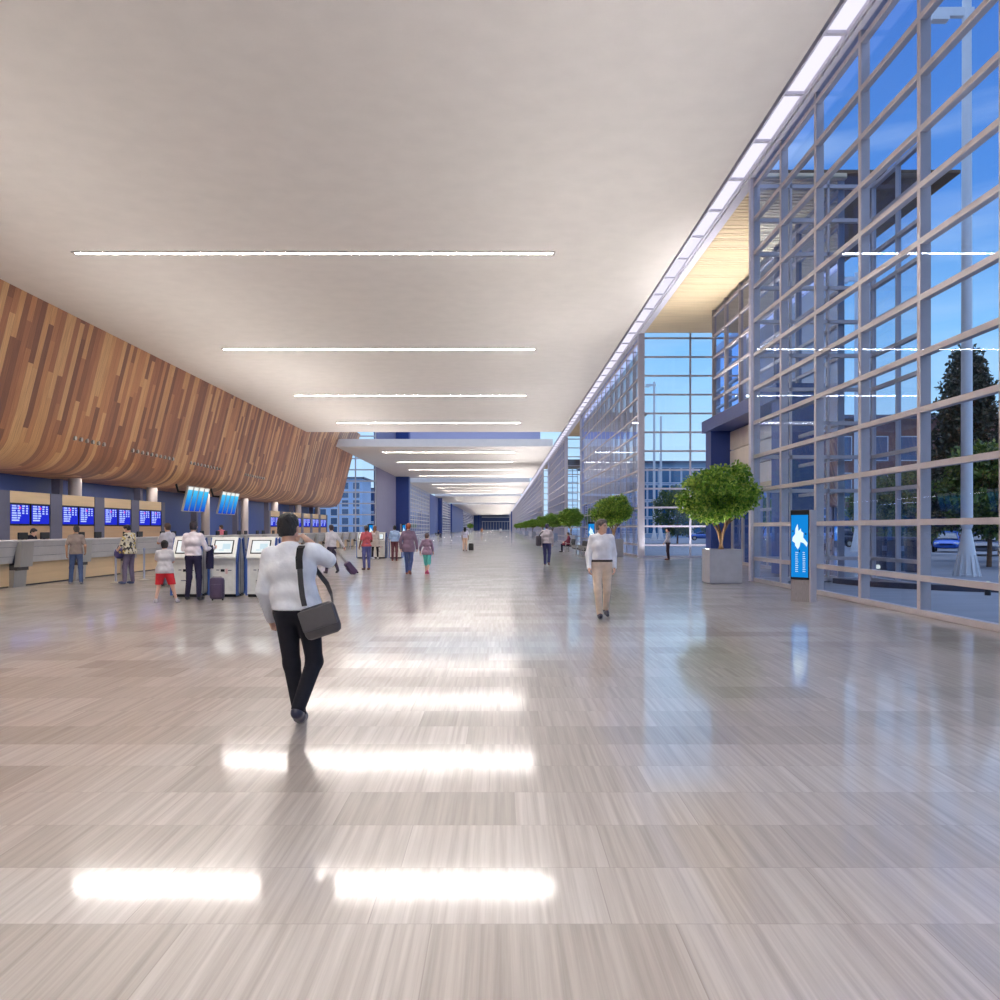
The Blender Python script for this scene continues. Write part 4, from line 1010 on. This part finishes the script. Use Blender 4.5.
# ------------------------------------------------------------------ luggage and barriers
def suitcase(label, loc, rz, c, w=.3, h=.5, d=.2, tilt=0, hand=.0):
    t = thing('suitcase', label, 'suitcase', loc, rz)
    M = Matrix.Rotation(tilt, 4, 'X')
    mm = pm('case_%d_%d_%d' % c, c, .5, var=.1, scale=10, bump=.15)
    MB().rbox(0, 0, .04+h/2, w/2, d/2, h/2, .06, M).build('shell', mm, t, True)
    MB().rbox(0, -d/2-.012, .04+h*.4, w*.38, .016, h*.3, .012, M).build('front_pocket', mm, t, True)
    a = [(-w*.3, 0, h+.03), (-w*.3, 0, h+.05+hand), (w*.3, 0, h+.05+hand), (w*.3, 0, h+.03)]
    MB().tube([M @ Vector(p) for p in a], .014, 8).build('handle', M_steel, t)
    for sx in (-1, 1):
        e = MB(); e.lathe([(.02, -.015), (.03, -.012), (.03, .012), (.02, .015)], (0, 0, 0), 14, 'x'); e.build('wheel', M_black, t, True, M @ Vector((sx*w*.36, d*.28, .032)))
    return t
suitcase('purple suitcase standing before the middle near kiosk', (-6.34, 19.05, 0), math.radians(8), (62, 48, 78), .31, .48, .22, 0, .01)
suitcase('dark purple suitcase tilted, pulled by the man in white shirt', (-5.12, 30.2, .0), math.radians(-65), (74, 54, 88), .34, .50, .22, math.radians(40), .6)
suitcase('black suitcase beside the woman with long black hair', (-2.08, 61.3, 0), 0, (26, 26, 30), .36, .52, .24)
def stanchion():
    t = thing('queue_stanchion', '', 'stanchion')
    MB().lathe([(.16, 0), (.16, .012), (.05, .03), (.025, .05)], n=24).build('base', M_steel, t, True)
    MB().lathe([(.03, .04), (.03, .93), (.038, .93), (.038, 1.0), (.03, 1.01)], n=16).build('post', pm('stanchion_post', (176, 182, 204), .3, metal=.3), t, True)
    return t
S0 = stanchion(); S0.location = (-11.46, 25.35, 0); S0['label'] = 'silver queue post beneath the purple bag'
dup(S0, (-11.2, 26.75, 0), 0, 'silver queue post between the patterned shirt and the boy')
dup(S0, (-11.75, 64, 0), 0, 'queue post by the far counter, left one of two'); dup(S0, (-11.2, 63.7, 0), 0, 'queue post by the far counter, right one of two')

# ------------------------------------------------------------------ outside the glass
def mast(label, x, y, h=22, arm=True, sc=1.):
    t = thing('light_mast', label, 'lamp post', (x, y, -.03), 0)
    MB().lathe([(.26*sc, 1.9), (.25*sc, 4), (.20*sc, h)], n=24).build('shaft', M_white, t, True)
    p = MB(); p.lathe([(.52, 0), (.52, .06), (.46, .08), (.36, .9), (.22, 1.5), (.19, 1.62), (.24, 1.7), (.27, 1.8), (.25, 1.95)], n=24); p.build('pedestal', M_white, t, True)
    fn = MB()
    for k in range(12):
        a = k*math.pi/6; M = Matrix.Rotation(a, 4, 'Z'); fn.prism([(.3, .0), (.62, .0), (.40, .75), (.34, .75)], -.025, .025, 'xz', M)
    fn.build('fins', M_white, t)
    if arm: MB().box(-1.6, .3, -.12, .12, h-.6, h-.3).box(-1.7, -.9, -.2, .2, h-.75, h-.6).build('lamp_arm', M_white, t)
    t.scale = (.74, .74, 1)
    return t
mast('white tapering lamp mast with fluted pedestal near the grey car', 16.2, 29.5, 20)
mast('white lamp mast with fluted pedestal in the middle of the plaza', 25.6, 61, 20)
mast('tall white lamp mast seen through the entrance bay, with a lamp arm', 21.4, 118, 22)
mast('shorter white lamp mast seen through the entrance bay', 22.9, 121, 17.6, False)

def ringse(y, zc, hw, hh, n=20, e=3.2):
    out = []
    for k in range(n):
        a = 2*math.pi*k/n; c, s_ = math.cos(a), math.sin(a)
        out.append((hw*math.copysign(abs(c)**(2/e), c), y, zc+hh*math.copysign(abs(s_)**(2/e), s_)))
    return out
def car(label, loc, rz, c, suv=0):
    t = thing('car', label, 'car', loc, rz)
    mm = pm('car_paint_%d_%d_%d' % c, c, .25, metal=.3, var=.03)
    body = MB(); H = .1*suv
    body.loft([ringse(-2.2, .52, .62, .16), ringse(-2.12, .55, .8, .27), ringse(-1.6, .60+H, .87, .34+H), ringse(-.7, .60+H, .9, .36+H), ringse(.6, .60+H, .9, .36+H), ringse(1.3, .57+H, .88, .31+H), ringse(1.95, .52+H*.7, .80, .25+H), ringse(2.2, .48, .6, .15)])
    body.build('body', mm, t, True)
    gh = MB()
    gh.loft([ringse(-1.75-.2*suv, .95+H, .68, .06), ringse(-1.15-.4*suv, 1.16+1.5*H, .70, .24+H), ringse(-.3, 1.18+1.5*H, .70, .27+H), ringse(.35, 1.14+1.5*H, .69, .25+H), ringse(1.2, .92+H, .66, .05)])
    gh.build('windows', pm('car_glass', (40, 56, 84), .1, spec=.8), t, True)
    rf = MB(); rf.loft([ringse(-1.2-.4*suv, 1.40+2.4*H, .5, .02), ringse(-.3, 1.45+2.5*H, .56, .03), ringse(.3, 1.385+2.4*H, .5, .02)]); rf.build('roof', mm, t, True)
    pl = MB()
    for sx in (-1, 1):
        for (y0, z0, y1, z1) in ((-1.5, 1.0, -1.0, 1.40), (-.25, .95, -.25, 1.42), (1.05, .95, .3, 1.36)): pl.tube([(sx*.70, y0, z0+H), (sx*.60, y1, z1+2*H)], .03, 6)
    pl.build('pillar', mm, t)
    for sx in (-1, 1):
        for y in (-1.35, 1.4):
            wl_ = MB(); wl_.lathe([(.2, -.1), (.31, -.09), (.325, -.05), (.325, .05), (.31, .09), (.2, .1)], (0, 0, 0), 22, 'x'); q = wl_.build('wheel', M_black, t, True, (sx*.82, y, .325))
            MB().lathe([(.03, -.105), (.19, -.1), (.19, .1), (.03, .105)], (0, 0, 0), 16, 'x').build('hub', M_steel, q, True)
        MB().rbox(sx*.6, 2.05, .62+H, .15, .08, .06, .03).build('headlight', M_white, t, True)
        MB().rbox(sx*.62, -2.12, .68+H, .14, .06, .06, .03).build('tail_light', pm('tail_red', (150, 30, 34), .3), t, True)
    MB().box(-.4, .4, 2.1, 2.2, .5, .62).build('grille', M_black, t)
    return t
GZ = -.03
car('bright blue car parked beyond the white lamp mast', (31.6, 60, GZ), math.radians(150), (44, 92, 190))
car('grey car parked by the brick building, beyond the fluted pedestal', (29.9, 52.5, GZ), math.radians(150), (112, 116, 130))
car('blue car seen through the entrance bay beneath the tree', (28.4, 118, GZ), math.radians(80), (52, 88, 170))
car('dark car parked far out on the plaza beside the hedge', (29.5, 76, GZ), math.radians(95), (34, 40, 62), 1)
# litter bins
def bin_(label, x, y):
    t = thing('litter_bin', label, 'bin', (x, y, GZ), math.radians(20))
    MB().rbox(0, 0, .62, .27, .27, .62, .08).build('casing', pm('bin_navy', (34, 42, 70), .4), t, True)
    MB().box(-.13, .13, -.285, -.27, .78, .98).build('opening', pm('bin_plate', (136, 148, 176), .4), t)
    MB().rbox(0, 0, 1.28, .29, .29, .05, .04).build('lid', M_dgrey, t, True)
bin_('dark litter bin outside the glass, left of three', 15.0, 33.6); bin_('dark litter bin outside the glass, middle of three', 15.35, 32.9); bin_('dark litter bin outside the glass, right of three', 15.65, 32.1)
# low curved kerb with small ball lamps
kb = MB(); rg = []
for i in range(41):
    a = math.pi*(1.02+.9*i/40); c = (15.2, 26.0); ra = 5.0
    p = [(c[0]+(ra+o)*math.cos(a), c[1]+(ra+o)*math.sin(a)*.9, z) for o, z in ((-.15, GZ), (.15, GZ), (.15, .12), (-.15, .12))]; rg.append(p)
kb.loft(rg); tag(kb.build('curved_kerb', pm('dark_kerb', (46, 48, 66), .5)), 'dark low curved kerb on the plaza just outside the near glass', 'kerb')
def balllamp(label, x, y):
    t = thing('ball_lamp', label, 'lamp', (x, y, GZ), 0)
    MB().lathe([(.07, 0), (.07, .15), (.05, .2)], n=14).build('stem', M_black, t, True)
    MB().lathe([(.01, .19), (.07, .21), (.09, .27), (.07, .33), (.01, .35)], n=14).build('globe', emit_mat('globe_lamp', (240, 236, 214), .9), t, True)
balllamp('small white ball lamp at the dark kerb below the lamp mast', 12.05, 21.0)
balllamp('small white ball lamp near the litter bins', 13.6, 30.6)
balllamp('small white ball lamp on the plaza, left of the litter bins', 11.9, 31.2)

def out_tree(label, x, y, h, r, mat, n=90, per=110, cone=False, seed=2, base=1.8, group=None, size=.24):
    t = thing('plaza_tree', label, 'tree', (x, y, GZ), 0, group)
    MB().tube([(0, 0, 0), (.05, 0, h*.3), (0, .05, h*.6), (0, 0, h*.9)], [.11, .09, .07, .03], 8).build('trunk', M_bark, t, True)
    g = random.Random(seed); cs = []
    while len(cs) < n:
        q = g.random(); a = g.uniform(0, 6.28); z = base+(h-base)*q
        prof_ = (1-q)**.8*1.0+.04 if cone else math.sqrt(max(0, 1-(2*q-1)**2))
        rr = r*prof_*math.sqrt(g.uniform(.25, 1)); cs.append((rr*math.cos(a), rr*math.sin(a), z))
    leafcloud('foliage', cs, per, (r*.26, r*.26, r*.24), size, mat, t, seed)
    return t
out_tree('tall dark conifer tree beyond the grey car', 23.6, 43, 10.6, 2.4, M_conifer, 190, 110, True, 3, 1.7)
out_tree('second tall dark conifer tree at the right edge of the view', 29.6, 47.5, 11.6, 2.4, M_conifer, 160, 100, True, 8, 1.8)
out_tree('bushy green tree in front of the dark conifer', 21.0, 36.5, 5.0, 2.0, M_leaf2, 110, 100, False, 4, 1.7)
out_tree('bushy green tree beyond the litter bins', 25.8, 54, 5.2, 2.2, M_leaf2, 100, 100, False, 5, .6)
out_tree('dark green tree beyond the entrance bay glass', 19.2, 92, 6.2, 2.4, M_leaf2, 100, 100, False, 6, 1.2)
out_tree('green tree before the glass office building', 25.5, 100, 5.2, 2.2, M_leaf2, 80, 100, False, 7, 1.0)
for i, (x, y) in enumerate(((31, 70), (36.2, 71), (41.4, 70), (46.6, 71))):
    out_tree(f'green tree in front of the brick building, {ORD[i]} from the left', x, y, 5.5, 2.3, M_leaf2, 70, 90, False, 10+i, .8, 'trees before the brick building')

def building(label, x0, x1, y0, y1, h, wallm, nx, nz, ww, wh, z0=1.2, glass=None, cornice=True, face='S'):
    t = thing('building', label, 'building', ((x0+x1)/2, (y0+y1)/2, GZ), 0)
    hx, hy = (x1-x0)/2, (y1-y0)/2
    MB().box(-hx, hx, -hy, hy, 0, h).build('wall', wallm, t)
    if cornice: MB().box(-hx-.6, hx+.6, -hy-.6, hy+.6, h, h+.35).build('roof', M_dgrey, t)
    me = None
    def mk():
        o = MB().box(-ww/2-.1, ww/2+.1, -.06, .02, -wh/2-.1, -wh/2).box(-ww/2-.1, ww/2+.1, -.06, .02, wh/2, wh/2+.1).box(-ww/2-.1, -ww/2, -.06, .02, -wh/2, wh/2).box(ww/2, ww/2+.1, -.06, .02, -wh/2, wh/2).build('window', M_white, t)
        MB().box(-ww/2, ww/2, -.02, .0, -wh/2, wh/2).build('pane', glass or pm('office_glass', (34, 74, 120), .12, spec=.8), o)
        return o
    o = None
    def put(x, y, z, rz):
        nonlocal o
        if o is None: o = mk(); o.location = (x, y, z); o.rotation_euler = (0, 0, rz)
        else:
            c = o.copy(); COL.objects.link(c); c.location = (x, y, z); c.rotation_euler = (0, 0, rz)
            p = o.children[0].copy(); COL.objects.link(p); p.parent = c
    for a in range(nx):
        for b in range(nz):
            z = z0+wh/2+(h-z0-.4)/nz*b; put(-hx+(a+.5)*2*hx/nx, -hy, z, 0)
    return t
M_brick = pm('brown_brick', (128, 92, 84), .8, var=.15, scale=3)
building('brown brick building across the plaza behind the parked cars', 31, 66, 82, 100, 12.2, M_brick, 10, 3, 2.2, 2.2)
building('glass fronted office building beyond the entrance bay', 16, 48, 150, 170, 13.2, pm('office_panel', (150, 172, 196), .5), 16, 4, 1.7, 2.5, .8, pm('teal_glass', (40, 96, 140), .12, spec=.8))
building('pale blue building with dark windows behind the left glass wall', -64, -32.5, 200, 214, 13.4, pm('pale_blue_render', (176, 204, 238), .6), 12, 6, 1.5, 1.5, .6)
building('distant office block behind the far left glazing', -60, -34, 235, 330, 12.5, pm('office_panel', (150, 172, 196), .5), 10, 4, 1.7, 2.2, .8)
# ------------------------------------------------------------------ light
wd = bpy.data.worlds.new('World'); SC.world = wd; wd.use_nodes = True; nt = wd.node_tree; nt.nodes.clear()
out = nt.nodes.new('ShaderNodeOutputWorld'); bg = nt.nodes.new('ShaderNodeBackground')
tc = nt.nodes.new('ShaderNodeTexCoord'); sp = nt.nodes.new('ShaderNodeSeparateXYZ'); nt.links.new(tc.outputs['Generated'], sp.inputs[0])
rp = nt.nodes.new('ShaderNodeValToRGB')
for i, (p, cc) in enumerate(((0, (150, 176, 208)), (.02, (206, 230, 248)), (.10, (186, 224, 250)), (.2, (142, 200, 246)), (.32, (88, 148, 222)), (.52, (70, 120, 200)), (.62, (190, 206, 236)), (1, (226, 232, 246)))):
    el = rp.color_ramp.elements[i] if i < 2 else rp.color_ramp.elements.new(p)
    el.position = p; el.color = tuple(v/(1.8 if p < .6 else 1) for v in srgb(cc)[:3])+(1,)  # upper sky, out of view, brightened to add light to the scene
nt.links.new(sp.outputs[2], rp.inputs[0])
mp = nt.nodes.new('ShaderNodeMapping'); mp.inputs['Scale'].default_value = (1.5, 1.5, 9); nt.links.new(tc.outputs['Generated'], mp.inputs[0])
nz = nt.nodes.new('ShaderNodeTexNoise'); nz.inputs['Scale'].default_value = 2.2; nz.inputs['Detail'].default_value = 5; nt.links.new(mp.outputs[0], nz.inputs['Vector'])
cr = nt.nodes.new('ShaderNodeValToRGB'); cr.color_ramp.elements[0].position = .5; cr.color_ramp.elements[1].position = .78
cr.color_ramp.elements[0].color = (0, 0, 0, 1); cr.color_ramp.elements[1].color = (.45, .45, .45, 1); nt.links.new(nz.outputs['Fac'], cr.inputs[0])
mx = nt.nodes.new('ShaderNodeMix'); mx.data_type = 'RGBA'; mx.inputs[7].default_value = srgb((168, 182, 196))
nt.links.new(cr.outputs[0], mx.inputs[0]); nt.links.new(rp.outputs[0], mx.inputs[6])
nt.links.new(mx.outputs[2], bg.inputs[0]); bg.inputs[1].default_value = 1.55; nt.links.new(bg.outputs[0], out.inputs[0])

def area(name, loc, rot, sx, sy, e, c=(1, .93, .84), spread=180):
    l = bpy.data.lights.new(name, 'AREA'); l.shape = 'RECTANGLE'; l.size = sx; l.size_y = sy; l.energy = e; l.color = c; l.spread = math.radians(spread)
    o = bpy.data.objects.new(name, l); COL.objects.link(o); o.location = loc; o.rotation_euler = rot
    return o
# recessed downlights under the timber soffit and above the desks
for y in (20, 40, 60, 80, 100): area('soffit_downlight', (-25.3, y, 4.66), (0, 0, 0), .4, 16, 210)
# added unseen fill lamps brightening the ceiling from both sides and the bay soffit
UP = math.pi
for y in range(-10, 150, 20): area('added_ceiling_fill_right', (6.95, y, 3.95), (0, math.radians(180-35), 0), .25, 18, 400 if y < 95 else 720, (1, .965, .94), 130)
for y in (185, 260, 335, 420, 510, 600): area('added_ceiling_fill_right', (6.95, y, 3.95), (0, math.radians(180-35), 0), .25, 70, 3000, (1, .965, .94), 130)
for y in range(0, 110, 20): area('added_ceiling_fill_left', (-17, y, 3.0), (0, math.radians(180+18), 0), .3, 18, 260 if y < 45 else 420, (1, .95, .9), 120)
area('added_soffit_fill', (9.95, 35.5, 6.85), (0, math.radians(180-6), 0), .3, 10.4, 210, (1, .97, .95), 80)
# unseen fill lamp added to brighten the end glass rails of bay one
area('added_bay_rail_fill', (10.8, 46.5, .03), (math.radians(180+14), 0, 0), 5.8, .1, 170, (1, .97, .95), 110)
# small uplights in the soil of the nearest planters
for x, y in ((6.6, 25.3), (6.6, 49.2), (6.6, 79)):
    for dx, dy in ((-.36, -.36), (.36, -.36), (-.36, .36)): area('planter_uplight', (x+dx, y+dy, 1.0), (0, math.radians(180), 0), .1, .1, 6, (1, .95, .8))

# ------------------------------------------------------------------ camera and view
cam = bpy.data.cameras.new('camera'); cam.sensor_width = 36; cam.lens = .85*36; cam.shift_y = .0285; cam.clip_end = 3000; cam.clip_start = .05
co = bpy.data.objects.new('camera', cam); COL.objects.link(co); co.location = (0, 0, EYE); co.rotation_euler = (math.pi/2, 0, 0); SC.camera = co
vs = SC.view_settings; SC.display_settings.display_device = 'sRGB'
vs.view_transform = 'Standard'; vs.look = 'None'; vs.exposure = 0.45; vs.gamma = 1; vs.use_curve_mapping = False
SC.cycles.max_bounces = 10; SC.cycles.diffuse_bounces = 5; SC.cycles.glossy_bounces = 4; SC.cycles.transparent_max_bounces = 40; SC.cycles.caustics_reflective = False; SC.cycles.caustics_refractive = False
SC.cycles.sample_clamp_indirect = 2.5
